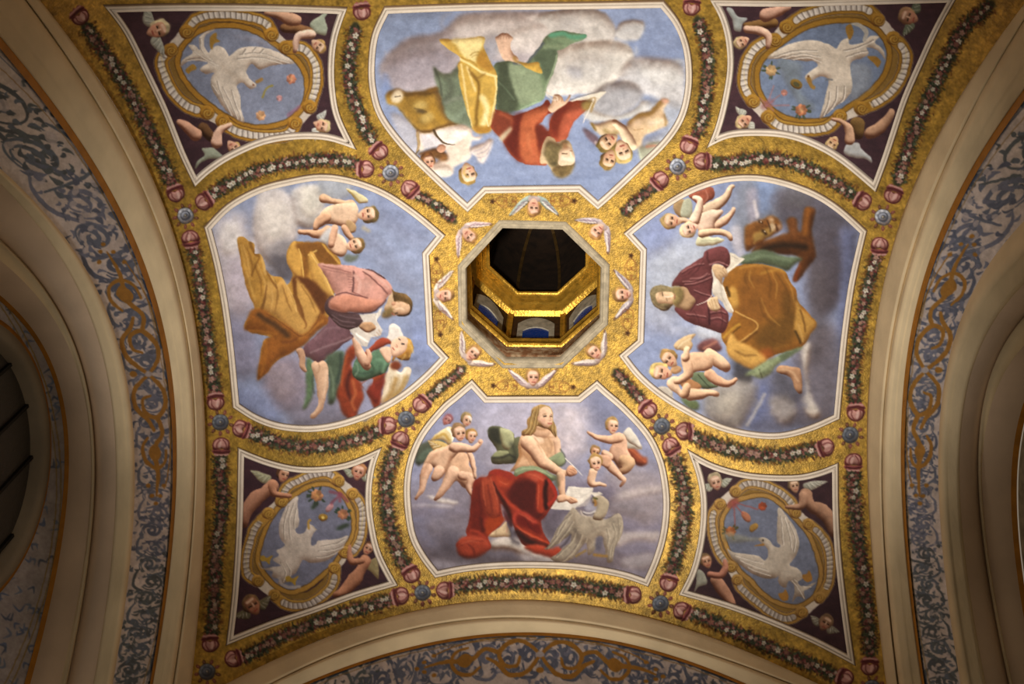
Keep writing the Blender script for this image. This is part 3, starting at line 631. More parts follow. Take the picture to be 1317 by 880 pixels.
E(990, 300, 110, 95, -60, 'c09038', o+'painted_hair', vol=.8, tex=.2); E(900,500,60,50,0,'8a3c1c',o+'painted_hair',2,vol=.3)
G((880,400,960,440,1040,440,1060,360,1000,330,920,400,860,460), 'a87428', o+'painted_hair', vol=.6, tex=.2)
G((850,260,900,220,960,190,1010,200,1030,260,1000,350,930,400,870,410,845,340), 'e6c0a2', o+'painted_head', vol=.5)
S((960,262,985,270), '3a3030', 16, .8, .6); S((930,215,945,225), '3a3030', 12, .7, .6); S((905,270,915,300,895,295), 'b4705a', 7, .6, .6); S((862,310,878,330), 'b0483c', 11, .8, .6)
for q in [(1040,260,1070,330,1040,400),(1000,380,960,440),(1060,280,1080,360)]: S(q, 'e8cc7c', 12, .5, 1.5, False)
S((880,430,920,440), 'd8b060', 14, .5, 2, False)
# seated man
T(290, 270, 6.567); o = F+'seated_man/'; Y = 'bc8a34'
G((100,250,150,230,210,270,250,300,250,370,300,380,330,440,350,520,400,560,470,570,500,600,520,640,570,560,520,430,530,330,580,270,700,280,820,280,900,360,980,460,920,720,860,760,880,900,870,960,780,1000,600,1180,440,1280,360,1370,290,1430,275,1400,320,1120,380,1080,200,1030,165,960,250,840,200,720,160,580,130,420), Y, o+'yellow_cloak', vol=.35, r=5, tex=.08)
G((520,430,580,270,620,330,650,400,640,580,590,560), 'd09c40', o+'yellow_cloak', vol=.4)
G((600,290,820,280,900,360,960,455,800,450,740,350,700,400,700,560,650,560,650,400), '8c561c', o+'yellow_cloak', soft=1, a=.9)
S((620,330,640,400,650,480,660,570), 'e0b050', 12, .8, 1); S((700,380,770,340), 'ddb055', 12, .9, .8)
G((710,380,740,360,800,460,860,580,920,720,860,740,760,640,720,540), 'd09e44', o+'yellow_cloak', vol=.5)
S((725,380,800,490,860,610,920,730), 'ecc468', 9, .9, .8, False); S((820,290,880,360,960,450), 'd8a440', 18, .9, 1, False)
G((580,570,720,590,860,740,840,880,790,870,700,700,640,620,600,720,570,640), '6e3c18', o+'yellow_cloak', soft=1.2)
G((600,590,640,620,720,720,780,820,800,880,750,1000,650,1090,500,960,400,880,330,850,340,700,360,600,430,640,480,590,540,680,600,830), 'cc9a48', o+'yellow_cloak', soft=.7, vol=.3, r=5)
S((590,600,590,720,640,840,660,900), '7c4818', [16,30,26,14], .85, 1.4, False); S((570,720,620,840,680,960,670,1000), '8a5420', [10,24,16,8], .8, 1.4, False)
S((350,640,330,760,300,850), '7c5020', [8,22,30], .8, 1.5, False); S((290,400,250,480,220,560), '8a5c20', [8,20,8], .8, 1.5, False)
S((340,510,400,580,440,640), 'dcae5c', 9, .8, .8, False); S((350,520,380,580,430,660), '84521c', 14, .7, 1.4, False)
S((480,590,530,660,580,760,600,860), 'e0b464', 9, .8, .8, False); S((130,300,160,440,200,600,250,760), 'dcac50', 14, .5, 3)
S((210,280,250,370,290,390), '8c5c1c', 26, .6, 2); S((300,380,320,450,340,540), 'dcb060', 20, .6, 2)
T(290, 390, 6.567)
G((230,60,330,60,420,130,530,190,640,270,720,230,800,100,860,120,880,160,740,280,680,350,560,420,440,480,370,570,290,645,270,620,330,330,400,280,200,240,165,220,180,160), 'a05e1c', o+'yellow_cloak', soft=.7, vol=.3, tex=.1)
S((280,100,340,140,440,200,520,270), '5c3c20', 44, .75, 5); S((640,280,560,320,480,330), '7c441c', 18, .6, 3); S((620,300,720,230,820,150), 'b87828', 22, .6, 3); S((200,230,320,240,430,260), 'a86820', 16, .7, 3); S((340,340,330,480,300,600), 'b06c1c', 26, .6, 4)
S((350,90,480,170,560,230,650,280,760,180,800,80), '6c3c18', 8, .6, 1, False)
G((880,110,980,90,1100,120,1160,160,1060,250,1090,290,1000,350,920,420,850,480,790,510,720,470,680,450,660,380,740,300,860,180), '7c5560', o+'purple_robe', soft=.6, vol=.4, tex=.08)
S((720,420,840,370,960,330,1060,290), 'a08088', 16, .5, 2.5); S((780,480,900,400,1040,320), '5c3c48', 14, .5, 3); S((760,300,860,220,980,200), '94707a', 18, .5, 4)
T(370, 440, 8.225)
G((200,200,260,190,280,280,280,480,260,600,200,700,160,700,200,560), '5f7c58', o+'green_drapery', soft=1.5, vol=.5, tex=.1)
G((400,180,520,100,600,110,590,240,560,400,540,480,500,640,440,660,430,560,440,400), '566a54', o+'green_drapery', soft=1.5, vol=.5, tex=.1)
S((440,260,480,400,480,560), '84987c', 20, .5, 4); S((560,130,560,260,520,420), '34443c', 30, .6, 4)
G((90,90,150,70,190,140,190,260,210,310,180,320,130,270,130,180), 'c49878', o+'painted_arm', vol=.6)
S((300,250,260,420,280,540), '3c4038', 14, .6, 2, False)
G((255,240,290,205,330,220,380,200,420,240,435,340,435,480,410,580,390,660,370,720,310,790,260,815,240,785,300,720,330,640,310,520,300,420,270,320), 'd4ac8c', o+'bare_leg', vol=.6, r=5)
S((330,230,340,290,310,330), 'a87c5c', 10, .5, 2); S((410,300,400,440,380,580), 'ecccb0', 20, .4, 4)
T(400, 330, 8.225)
G((170,460,250,420,260,560,400,600,520,620,560,680,540,730,440,780,300,740,200,640,150,560), '5a4044', o+'purple_robe', vol=.4, tex=.1)
for q in [(220,620,320,680,460,700),(230,660,340,730,470,740),(300,620,420,650,540,660)]: S(q, '8c7078', 9, .5, 1.5)
G((80,80,220,85,420,100,520,130,640,150,760,210,860,320,860,380,830,420,780,480,720,550,640,590,500,600,400,590,330,610,210,560,190,500,260,410,220,330,150,200,110,140), 'cc9184', o+'pink_tunic', vol=.45, r=6, tex=.08)
G((200,470,300,410,440,410,600,450,760,470,700,540,600,590,440,590,360,605,260,560,205,540), 'd08a70', o+'pink_tunic', soft=1.4, vol=.5)
S((130,100,260,130,420,170), '9c645c', 12, .7, 1.5); S((120,130,260,160,430,190), 'a06c64', 9, .6, 1.2); S((110,85,260,100,420,125), 'e0b0a4', 9, .6, 1.2)
S((450,150,450,260,440,370), '6c4444', 18, .8, 1.5); S((440,110,500,160,540,220), 'dc9f94', 50, .8, 2); S((460,200,500,240,520,300,490,400), 'd8a498', 36, .7, 2)
S((540,120,660,160,780,230), '54383c', 16, .9, 1); S((550,160,660,240,760,340,810,400), '7c4c48', 14, .8, 1.2); S((560,150,700,220,820,330), 'dcb0a4', 20, .5, 2)
S((260,410,360,380,440,400,600,440), '704444', 12, .8, 1.2); S((450,380,500,400,580,440), '8c5048', 9, .7, 1)
for k in range(6): S((390+k*4, 210+k*30, 440, 220+k*26), '8c5c58', 6, .6, .8)
S((200,560,330,600,500,600,640,590,740,520,790,460), '4c3034', 16, .85, 1, False)
E(590, 310, 60, 50, 0, 'd8a89c', None, 5, .6, keep=True); E(720,430,70,50,0,'dc9c8c',None,6,.7,keep=True)
# hands, paper
G((510,620,640,610,700,600,730,560,760,540,740,620,700,680,760,780,740,840,640,860,600,960,540,950,470,880,410,780,500,750,560,690), 'd0c8c0', F+'seated_man/painted_paper', sm=False)
S((480,820,560,880,600,900), 'f4f0ec', 20, .8, 2); S((420,790,520,900,600,1000), 'a8a0a0', 9, .5, 2)
G((510,740,560,700,640,700,690,740,680,780,600,810,540,780), 'b88c64', o+'painted_hand', vol=.9)
S((700,600,690,680), 'f4eee4', 9, .9, .5, False)
for k in range(4): S((650+k*22, 860-k*30, 700+k*14, 880-k*20), 'b07854', 8, .5, 1, False)
G((780,540,860,380,900,420,900,520,860,560,790,580), 'c8a884', o+'painted_neck', vol=.5)
# head of the man, lying on its side, crown to the right
G((860,350,900,380,1000,400,1070,470,1075,560,1030,630,940,640,900,600,880,460), '6c5028', o+'painted_hair', vol=.7, tex=.25)
G((860,540,900,480,960,480,1040,510,1050,580,1000,620,920,620,870,630,850,590), 'd4ac88', o+'painted_head', vol=.5)
G((760,600,840,540,880,560,870,620,850,640,790,655,755,640), '8a7040', o+'painted_beard', soft=.8, vol=.5, tex=.2)
S((930,590,960,600,930,605), '4a3420', 8, .7, .8); S((960,560,1000,600), 'e8ccac', 30, .5, 2); E(880, 500, 26, 20, 30, 'd09c78', o+'painted_head', .6, vol=.5)
S((860,600,885,625), 'b86a50', 10, .6, 1, False)
T(400, 330, 8.225)
E(905, 602, 20, 12, -20, '7c5c3c', None, .8, .7); S((890,606,915,598), '2c1c10', 9, .9, .5, False); S((900,560,940,548,980,560), 'ecd0b0', 18, .6, 1, False); S((925,480,970,470,1020,500), '8c6840', 12, .6, 1, False); S((850,600,862,618), '9c5040', 9, .8, .6, False); S((870,575,900,585), 'e4b898', 12, .7, .8, False)
T(290, 270, 6.567)
for q in [(180,320,220,440,230,560),(240,460,300,600,300,720),(420,600,440,720,420,860),(480,640,520,760,560,860),(640,640,720,760,760,860),(660,300,680,400,700,500),(760,300,800,380,880,440)]: S(q, '80521c', [5,16,5], .6, 1.6, False)
for q in [(150,300,190,440,210,560),(270,460,330,600,330,700),(380,640,400,740,380,860),(510,640,560,760,600,860),(760,440,820,560,880,680)]: S(q, 'e4b464', [4,11,4], .6, 1.4, False)
# ================================================================= right panel: seated man with lion
LIGHT[:] = [-.3, -1]
F = 'right_fresco/'
T(); M = sky('right', F+'painted_sky', '8b9ac4')
T(780, 210, 2.317)
cl((110,280,260,220,360,280,260,420,200,460,120,440), 'b4bccc', M, 40, .8)
cl((100,420,240,480,330,500,350,540,240,520,110,480), 'b0b8d0', M, 30, .7)
cl((120,200,180,160,200,240,110,280), '8c9cd0', M, 20, .6)
cl((400,50,520,50,600,90,520,160,440,200,400,260,370,200), '8890a4', M, 24, .9)
cl((440,60,500,50,510,110,480,160,450,140), '7c94c4', M, 16, .8)
cl((420,90,450,80,450,180,430,190), 'aaa4b8', M, 8, .7); S((440,115,450,160), 'd8d0d4', 10, .7, 2, False)
cl((510,90,600,80,720,150,740,250,700,400,620,420,600,300,520,180), '5d5866', M, 20, .92, .4)
cl((540,80,620,90,600,130,540,130), '6c6a72', M, 16, .6)
cl((640,200,720,240,690,420,620,460,620,340), '5a5360', M, 20, .8)
cl((700,200,740,220,730,420,700,620,690,500,700,330), '6a74a0', M, 12, .8)
cl((560,560,680,480,690,740,600,790,540,760,560,640), '726a76', M, 22, .85)
cl((600,300,660,320,650,560,600,600,600,440), '625a62', M, 22, .7)
cl((585,550,610,540,600,640,612,700,640,750,610,760,580,720,590,660,584,600), 'c8c0b8', M, 7, .95, .8)
cl((430,640,560,600,590,700,560,790,440,800,400,740), '6c7090', M, 18, .8)
cl((400,680,480,660,470,760,420,790), '6d7cb4', M, 20, .7)
cl((320,660,420,640,450,680,420,760,380,800,300,760,290,700), '9b948e', M, 14, .9, .6)
cl((330,700,400,680,390,740,340,760), 'b8b0a4', M, 14, .7)
cl((490,700,540,690,570,740,540,780,500,760), 'a29a98', M, 10, .9, .7)
cl((500,620,560,640,580,700,540,710,500,680), '5f5e6c', M, 14, .8)
S((420,780,450,730,470,690), 'c0bab4', 10, .6, 2.5, False)
cl((370,200,400,190,410,260,420,290,390,280), 'c4c0cc', M, 8, .7)
cl((390,560,440,600,430,650,380,640), '3f3c40', M, 12, .8)
cl((270,480,340,490,350,530,280,520), 'c4ccdc', M, 8, .8)
# upper cherubs
T(830, 230, 8.225); o = F+'painted_cherub_pair/'
G((460,180,560,130,690,90,730,120,730,200,640,270,600,330,540,260), 'a4543c', o+'red_drapery', vol=.6, tex=.12); S((640,120,660,200,620,260), 'd08870', 12, .6, 2)
G((300,280,340,230,420,220,480,260,500,400,440,420,380,420,310,350), 'a8885c', o+'painted_wing', vol=.6); G((400,260,440,210,490,240,500,380,470,420,380,400), 'b0b49c', o+'painted_wing', vol=.5)
G((540,690,560,620,620,600,700,620,800,630,840,650,780,690,660,715,560,712), 'd4d2ae', o+'painted_wing', vol=.6); S((600,660,700,650,790,655), 'a0a080', 8, .5, 1.5)
limb((640,330, 760,270, 850,200, 900,100, 930,80), [110,120,80,50,40], 'dcbc9c', o+'painted_leg')
limb((740,500, 840,440, 900,380, 930,320), [100,90,60,44], 'e0b898', o+'painted_leg')
G((540,420,660,340,760,330,830,350,740,480,740,540,640,580,600,600,560,540), 'e4c4ac', o+'painted_body', vol=.9, r=5)
limb((600,580, 740,560, 860,580, 905,640), [90,70,60,44], 'dcb894', o+'painted_arm')
limb((520,440, 560,340, 580,230, 520,200), [110,90,60,50], 'ecccb4', o+'painted_arm')
limb((360,440,420,440,470,460), [70,50,40], 'dcb898', o+'painted_arm')
head(280, 455, 105, 170, .3, 0, 'ac9058', 'dcb490', o+'painted_head', o+'painted_hair')
head(470, 540, 100, 200, .2, 0, 'd4c098', 'e8c4ac', o+'painted_head', o+'painted_hair')
# lion
T(930, 240, 8.225); o = F+'painted_lion/'
G((600,520,700,480,680,360,720,330,780,350,790,460,830,470,850,300,880,230,940,220,980,260,960,360,940,480,960,600,980,740,900,860,800,1000,740,980,820,760,600,720,420,690,300,700,400,600), '683a14', o+'painted_body', soft=1.4, vol=.5, tex=.12)
S((900,250,880,380,870,500), 'a8641c', 50, .6, 6); S((740,360,740,500), '8c5428', 40, .5, 6); S((440,660,640,620,860,640), '2c1c10', 60, .7, 7); S((800,760,780,900,760,980), '8a3c14', 50, .6, 5)
G((230,520,240,430,300,390,400,360,500,315,580,340,620,400,620,460,560,500,520,530,460,560,420,620,330,650,260,690,235,640), '84501c', o+'painted_mane', soft=1, vol=.5, tex=.18)
G((320,520,400,470,500,440,540,480,480,540,420,550,340,590), 'a07c38', o+'painted_head', soft=2, vol=.3)
E(530, 430, 36, 50, 15, 'c8b08c', o+'painted_muzzle', 1, .9); E(515, 355, 30, 20, -30, 'c8a884', o+'painted_muzzle', 1, .9); E(600, 430, 12, 30, 0, 'd0b8a4', o+'painted_muzzle', 1, .8)
S((470,360,490,420,500,470), '3c2010', 14, .8, 1.5, False); S((560,400,575,460), '3c1c10', 16, .7, 1.5, False)
S((420,470,450,500), '301808', 30, .8, 2, False); S((385,370,415,380), '301808', 20, .7, 1.5, False); E(440, 478, 7, 7, 0, 'f0dcc0', None, .5); E(404, 376, 7, 6, 0, 'f0dcc0', None, .5)
S((330,600,360,560,420,550), 'c0a050', 14, .5, 3, False)
# lower cherubs
T(820, 420, 8.225); o = F+'painted_cherub_trio/'
G((640,200,720,150,830,140,880,200,880,260,760,270,660,270), '7c4848', o+'red_drapery', soft=1, vol=.6); S((700,230,780,190,830,160), 'c48068', 24, .6, 3)
G((390,210,420,160,500,110,610,85,620,100,570,150,590,200,540,280,480,260,420,250), 'd8b888', o+'painted_wing', vol=.6); S((430,230,470,180,560,130), 'e8d8b0', 16, .6, 2)
G((460,760,560,780,640,800,650,880,560,880), '6c7c50', o+'green_drapery', soft=1.4, vol=.4)
G((220,650,300,640,370,690,390,770,500,870,380,790,260,700), 'c0b8ac', o+'painted_wing', vol=.4)
G((580,500,740,500,780,600,860,640,780,660,680,660,600,620), '6c7c5c', o+'green_drapery', vol=.6); S((640,510,700,580,760,640), '34402c', 9, .7, 1.2)
limb((760,290, 860,370, 930,430), [120,140,110], 'e4bc98', o+'painted_leg')
limb((760,500, 840,570, 960,610, 1040,560), [110,110,70,40], 'dcaa86', o+'painted_leg')
G((560,290,700,280,800,320,800,420,740,470,640,480,560,500,540,400), 'dab08c', o+'painted_body', vol=.7, r=5)
G((440,580,560,560,680,640,600,700,520,680), 'b88050', o+'painted_body', vol=.5)
limb((560,720, 650,720, 760,700, 840,720), [130,110,70,56], 'e4b894', o+'painted_leg')
G((310,600,360,540,440,540,440,620,480,700,540,720,500,770,420,720,340,660), 'e6c2a0', o+'painted_body', vol=.8)
limb((520,640,500,720), [90,90], 'dcb088', o+'painted_arm')
limb((500,320, 530,420, 530,510, 440,570, 400,590), [90,110,100,80,40], 'e6bc98', o+'painted_arm')
limb((520,240,510,330), [60,90], 'e8c09c', o+'painted_arm')
G((380,420,460,430,460,480,400,510,350,480), 'c89c6c', o+'painted_body', vol=.5)
head(350, 340, 105, 140, -.6, .3, '9c7840', 'dcb08c', o+'painted_head', o+'painted_hair')
head(260, 480, 115, 170, -.4, 0, 'd0b468', 'e0b090', o+'painted_head', o+'painted_hair')
# seated man
T(900, 320, 6.567); o = F+'seated_man/'
G((330,110,400,50,550,10,700,60,870,80,800,140,740,190,640,160,500,130,400,150), '5c6c50', o+'green_drapery', soft=.7, vol=.35, tex=.1)
S((400,90,560,60,760,100), '7c9070', 26, .5, 4)
G((240,210,320,150,450,130,560,140,720,195,760,270,820,360,830,440,900,520,990,640,940,720,880,820,800,860,640,900,560,950,460,1020,430,1010,330,920,250,900,230,830,190,770,190,690,260,600,280,540,240,460,200,300), 'a0661c', o+'ochre_cloak', vol=.3, r=6, tex=.06)
G((360,280,560,220,700,280,760,420,700,520,560,600,480,620,330,530,330,350), '8f581c', None, soft=5, a=.7, keep=True); 
G((700,380,800,400,830,560,800,760,700,840,560,860,480,820,480,700,620,600,700,560), '6c4a18', None, soft=6, a=.75, keep=True)
S((340,160,480,140,600,150,700,190), 'c08a34', 14, .7, 3); S((520,210,640,180,720,200), 'c08c30', 16, .6, 4); S((380,250,520,260), '84521c', 40, .4, 8)
G((250,370,280,320,320,360,330,440,330,500,290,520,250,450), 'd09c40', o+'ochre_cloak', soft=1, vol=.4)
S((230,330,250,400), '4c3410', 22, .7, 2.5); S((300,530,400,580,480,630,470,690,330,790), 'dcaa54', 12, .9, 1, False)
S((330,800,400,770,480,700), '5c3810', 18, .7, 2.5, False); S((200,750,260,690,330,640), 'c8942c', 20, .8, 2.5); S((220,790,280,710,340,660), '6a4810', 10, .8, 1.5)
G((820,440,870,520,990,640,930,730,880,810,830,760,800,660,815,540), 'bd8c38', o+'ochre_cloak', soft=.8, vol=.4)
S((850,520,880,620,890,700), '80561c', 16, .7, 2); S((830,640,860,720,870,780), 'd0a050', 14, .6, 2); S((810,700,850,790), '4c3410', 20, .7, 3)
T(900, 400, 8.225)
G((300,300,340,240,400,320,480,350,600,420,700,480,720,540,640,600,550,620,420,560,320,490,290,400), 'd2a048', o+'ochre_cloak', soft=1, vol=.4, r=5)
G((640,430,700,400,770,410,780,480,720,520), 'a8541c', None, soft=3, a=.8); S((400,440,460,520,540,580), 'b48434', 14, .5, 3)
G((480,690,560,620,700,540,820,480,1000,410,1100,380,1060,420,900,520,800,600,740,680,640,720,560,690), '84936c', o+'green_drapery', soft=.7, vol=.35, tex=.12)
G((840,480,960,430,1060,400,960,480,880,540), '5c6c50', None, soft=1.5, a=.8); S((630,620,660,700), '4c4c34', 14, .6, 2); S((560,680,660,620,760,560), 'a0ac84', 22, .5, 4)
G((820,620,860,580,960,590,1060,610,1080,700,1085,800,1090,870,1050,880,1010,830,980,740,940,690,830,660), 'b88a64', o+'bare_leg', vol=.7)
S((880,620,980,650,1040,740), 'dcb890', 16, .5, 3); S((840,640,900,600,960,600), 'd4ac84', 16, .4, 3)
# torso
T(820, 310, 8.225)
G((980,130,1040,140,1080,180,1140,190,1040,280,960,345,920,330,960,260), 'd8d0c0', o+'open_book', sm=False); S((960,320,1060,240,1130,195), 'f4ecdc', 8, .8, 1); S((1000,160,1060,190), 'a89c90', 8, .6, 1)
G((370,480,400,400,480,310,600,230,690,170,720,110,860,60,950,90,980,160,985,240,940,300,900,260,800,250,790,330,800,450,790,570,850,640,900,700,960,760,960,880,900,980,780,940,560,870,440,780,400,700,560,640,520,520,440,480), '7a3c3e', o+'red_tunic', vol=.45, r=6, tex=.1)
for q in [(480,430,600,420,760,350),(500,460,640,440,780,380),(560,400,660,390,740,340),(470,330,600,260,700,240),(600,520,700,560,780,580),(770,760,860,740,930,760),(770,820,860,810,930,850),(520,770,620,780,720,800)]:
    S(q, 'bc8480', 10, .6, 1.4); S(np.array(q, float)+[4, 16]*(len(q)//2), '4c2024', 12, .6, 1.6)
S((740,120,740,200,780,260), '4c2024', 16, .6, 2.5); S((800,330,790,440,790,560), '481c24', 26, .7, 3); S((420,480,500,560,560,640,520,720), 'a47070', 14, .7, 1.5); S((440,480,540,580,620,640,560,740), '4c2024', 10, .6, 1.5)
S((760,250,860,225,960,260), 'b47c7c', 14, .7, 1.5); S((750,680,760,780,760,880), '3c1820', 18, .7, 2); S((480,850,560,880,700,930), '4c2028', 20, .6, 3)
# book and hands
G((790,300,880,290,890,400,920,500,960,620,1020,740,980,765,930,710,900,650,800,560,800,420), 'd8d0c2', o+'open_book', vol=.3)
S((900,480,950,600,1010,740), 'f2ead8', 12, .8, 1.2); S((850,320,870,450,900,580), 'a89c8c', 7, .6, 1.5); S((880,560,940,680), 'a89c8c', 10, .5, 2)
G((790,280,830,250,920,280,960,360,930,390,900,400,900,470,870,430,820,370), 'dab88c', o+'painted_hand', vol=.6)
for q in [(870,330,930,385),(860,360,910,430),(900,310,950,370)]: S(q, 'a47c50', 6, .6, .8)
G((740,640,790,600,850,600,860,660,880,720,820,750,760,720), 'dabb90', o+'painted_hand', vol=.6)
for q in [(780,620,810,730),(810,620,840,700),(760,650,790,720)]: S(q, 'a47c50', 6, .6, .8)
S((620,680,740,630,790,570), 'ece4d8', [5,9,9], .9, .6, False, o+'painted_quill')
# head
G((380,560,440,490,520,500,560,560,620,640,540,740,460,720,390,680), 'b8946c', o+'painted_neck', vol=.5)
G((140,600,140,530,190,480,290,475,360,500,400,560,400,640,360,700,310,745,240,730,170,680), '8c7c54', o+'painted_hair', vol=.7, tex=.22)
G((200,620,200,560,250,540,320,540,390,560,400,620,380,670,300,665,230,660), 'dcb890', o+'painted_head', vol=.5)
G((360,500,430,480,490,530,490,620,440,690,390,690,380,640,400,580), '94804c', o+'painted_beard', soft=.8, vol=.5, tex=.2)
S((215,630,330,650), 'f2e2d0', 34, .7, 2); S((260,560,300,550), '7c6040', 12, .6, 1.2); S((300,600,340,610), '5a4028', 14, .7, 1); S((300,560,330,565), '5a4028', 10, .5, 1); S((340,590,380,580), 'f0dcc4', 14, .7, 1); S((395,560,400,600), 'a8604c', 10, .5, 1, False)
for q in [(150,560,200,500,280,490),(160,640,220,700,300,720),(180,540,240,520)]: S(q, 'bcac80', 12, .5, 1.5, False)
T(820, 310, 8.225)
E(248, 556, 20, 26, 0, '8c6844', None, .8, .6); E(250, 640, 14, 18, 0, 'a88058', None, .8, .4); S((262,545,266,578), '3a2818', 10, .9, .5, False); S((300,600,312,635), '4a3420', 8, .6, .5, False); S((285,585,345,592,372,580), 'f4e2cc', 13, .7, .7, False); S((300,612,350,612), 'a07850', 9, .6, .6, False); S((392,575,396,618), '9c5040', 9, .8, .5, False)
for q in [(980,150,940,230,900,300),(700,200,640,300,560,380),(640,250,560,330,480,380),(880,740,900,820,880,930),(600,740,640,820,640,900)]: S(q, '4c2024', [4,12,4], .6, 1, False)
T(900, 320, 6.567)
for q in [(400,180,380,260,420,340),(560,170,600,300,580,420),(640,200,720,320,760,440,740,560),(500,440,540,560,640,660),(560,720,640,780,760,800),(300,860,380,900,480,900)]: S(q, '6c4414', [6,20,6], .55, 2.2, False)
for q in [(430,180,420,250,460,330),(600,180,650,300,640,420),(700,220,770,330,800,450),(520,420,580,560,680,650),(320,840,400,870,520,880)]: S(q, 'c8943c', [4,12,4], .6, 1.8, False)
# ================================================================= top panel: seated man with ox
LIGHT[:] = [.1, 1]
F = 'top_fresco/'
T(); M = sky('top', F+'painted_sky', '8c9ec8')
T(440, 0, 2.863)
cl((170,40,400,50,330,120,180,180,140,260,140,180), '8595b8', M, 26, .7)
cl((160,210,250,140,360,120,440,60,560,45,760,45,800,80,820,200,700,240,560,230,420,260,360,330,260,340,180,320,140,270), 'b0a6ac', M, 10, .95)
cl((420,70,560,50,780,60,790,110,700,130,640,190,560,200,500,150,420,150), 'c6bcb8', M, 18, .8)
cl((620,120,760,90,780,170,700,200,640,180), 'd4ccc8', M, 14, .8)
cl((180,220,330,180,420,220,340,310,220,330,170,290), 'a097a4', M, 20, .8)
cl((540,130,580,150,560,220,500,220), '9a9cac', M, 14, .7)
cl((720,60,860,30,960,45,1010,110,1000,150,960,190,860,190,780,190,760,110), 'c2bcb8', M, 6, .95, .5)
cl((880,50,960,60,1000,110,980,150,900,160), 'cbc6c2', M, 12, .8)
cl((1020,90,1060,75,1110,80,1112,120,1080,150,1010,140), 'c4c2c2', M, 5, .95, .6)
cl((790,180,960,150,1040,160,1075,200,1060,260,1010,300,960,340,840,350,750,350,760,260), 'd6d2cc', M, 6, .97, .4)
cl((800,260,860,210,980,220,960,290,860,300), 'c0bebe', M, 18, .7); cl((830,250,880,250,880,290,840,280), 'a6a6b0', M, 10, .7)
cl((1060,220,1150,215,1240,230,1265,280,1250,400,1150,360,1060,330,1020,290), 'ccccd0', M, 8, .95, .5)
cl((1100,250,1220,240,1250,300,1160,310), 'd8d8d8', M, 14, .7)
cl((940,330,1010,300,1080,310,1110,360,1060,410,980,440,900,420,900,370), 'a9a9b0', M, 8, .95, .5)
cl((900,400,1000,430,1080,400,1110,370,1150,400,1040,440,960,450,900,440), 'd4d2cc', M, 6, .85)
cl((1120,380,1240,380,1240,460,1180,540,1120,580,1080,540,1200,470), 'b4bccc', M, 12, .8)
cl((180,420,240,440,280,500,280,570,220,520), 'c2c2d0', M, 8, .85)
cl((150,270,180,300,180,380,150,360), '7c94cc', M, 10, .7)
# cherubs left
T(480, 130, 8.225); o = F+'painted_cherub_pair/'
G((460,300,520,330,640,310,740,270,820,250,1020,260,1060,380,1160,370,1120,420,1040,430,1040,540,1020,620,900,680,860,700,840,780,780,800,640,780,600,700,680,640,780,560,700,470,560,500,500,540), 'ead8c8', o+'painted_body', soft=1, vol=.5, r=5)
G((640,300,860,260,1010,300,980,380,860,460,760,460), 'f2e8e0', o+'painted_cloth', soft=1.4, vol=.4); G((510,360,620,350,740,440,700,480,540,500), 'd6d2da', o+'painted_cloth', soft=1.4)
S((980,420,960,520,970,640), 'd4b498', 16, .5, 3); S((880,500,860,600,900,660), 'f4ece0', 30, .5, 4)
G((1040,500,1180,440,1240,400,1270,440,1230,560,1190,640,1150,665,1110,640,1090,590,1040,560), 'dccfca', o+'painted_wing', soft=.8, vol=.5)
for q in [(1100,560,1200,520,1250,440),(1060,540,1150,500,1220,430),(1110,600,1190,580,1230,510)]: S(q, 'a8a0b0', 9, .5, 1.2); 
G((580,520,690,500,780,560,790,620,740,640,640,600,520,580,480,560), '8c5c2c', o+'painted_hair', soft=.8, vol=.6, tex=.2)
head(590, 640, 90, 100, .2, -.3, '8c5c2c', 'dcA888'.lower(), o+'painted_head', o+'painted_hair')
E(725, 505, 50, 45, 20, 'd8a080', o+'painted_hand', .6, vol=.6)
G((640,720,760,680,830,720,840,780,780,805,700,790), 'e8dcd0', o+'painted_wing', soft=1, vol=.5)
head(1000, 770, 115, 285, -.4, .2, 'b08c40', 'ecccac', o+'painted_head', o+'painted_hair')
S((980,700,960,760,1000,800), 'd8b860', 24, .6, 2)
# ox
T(480, 80, 6.567); o = F+'painted_ox/'
G((110,280,150,240,210,230,260,245,300,255,420,245,500,220,560,210,620,240,660,330,680,430,800,500,690,530,590,550,520,580,460,600,400,590,360,560,300,490,240,420,200,375,140,360,115,330), 'a8802c', o+'painted_head', soft=.7, vol=.5, r=6, tex=.12)
E(400, 370, 60, 40, 10, 'dcc070', None, 4, .7, keep=True); E(460, 470, 70, 40, 30, 'dcc070', None, 4, .7, keep=True); S((500,380,560,480,620,520), 'c8982c', 50, .5, 6)
E(405, 420, 40, 18, -10, '5a4830', None, 1, .85, keep=True); S((350,390,400,400,450,420), '70582c', 12, .6, 1.5)
S((250,280,340,270,500,260,560,240), '6c4c1c', 20, .6, 3); S((560,260,600,380,660,480), '6a4c2c', 70, .6, 8); S((220,400,300,500,380,570), '7c5c1c', 18, .6, 3); S((400,590,500,580,600,540,700,520), '6c4820', 26, .7, 4)
E(205, 290, 50, 62, -20, 'e0cfae', o+'painted_muzzle', .8, vol=.4); S((185,295,230,285), '3c2c20', [8,14,6], .9, .6, False)
S((120,270,130,330,170,360), '7c5020', 14, .7, 2)
limb((375,580, 380,650, 385,700, 365,770, 345,795), [20,26,24,14,5], 'c8ac7c', o+'painted_horn'); S((390,740,345,795), '3c3420', 7, .9, .5, False)
limb((510,580, 560,650, 620,690, 690,695), [22,18,12,4], '6c5434', o+'painted_horn')
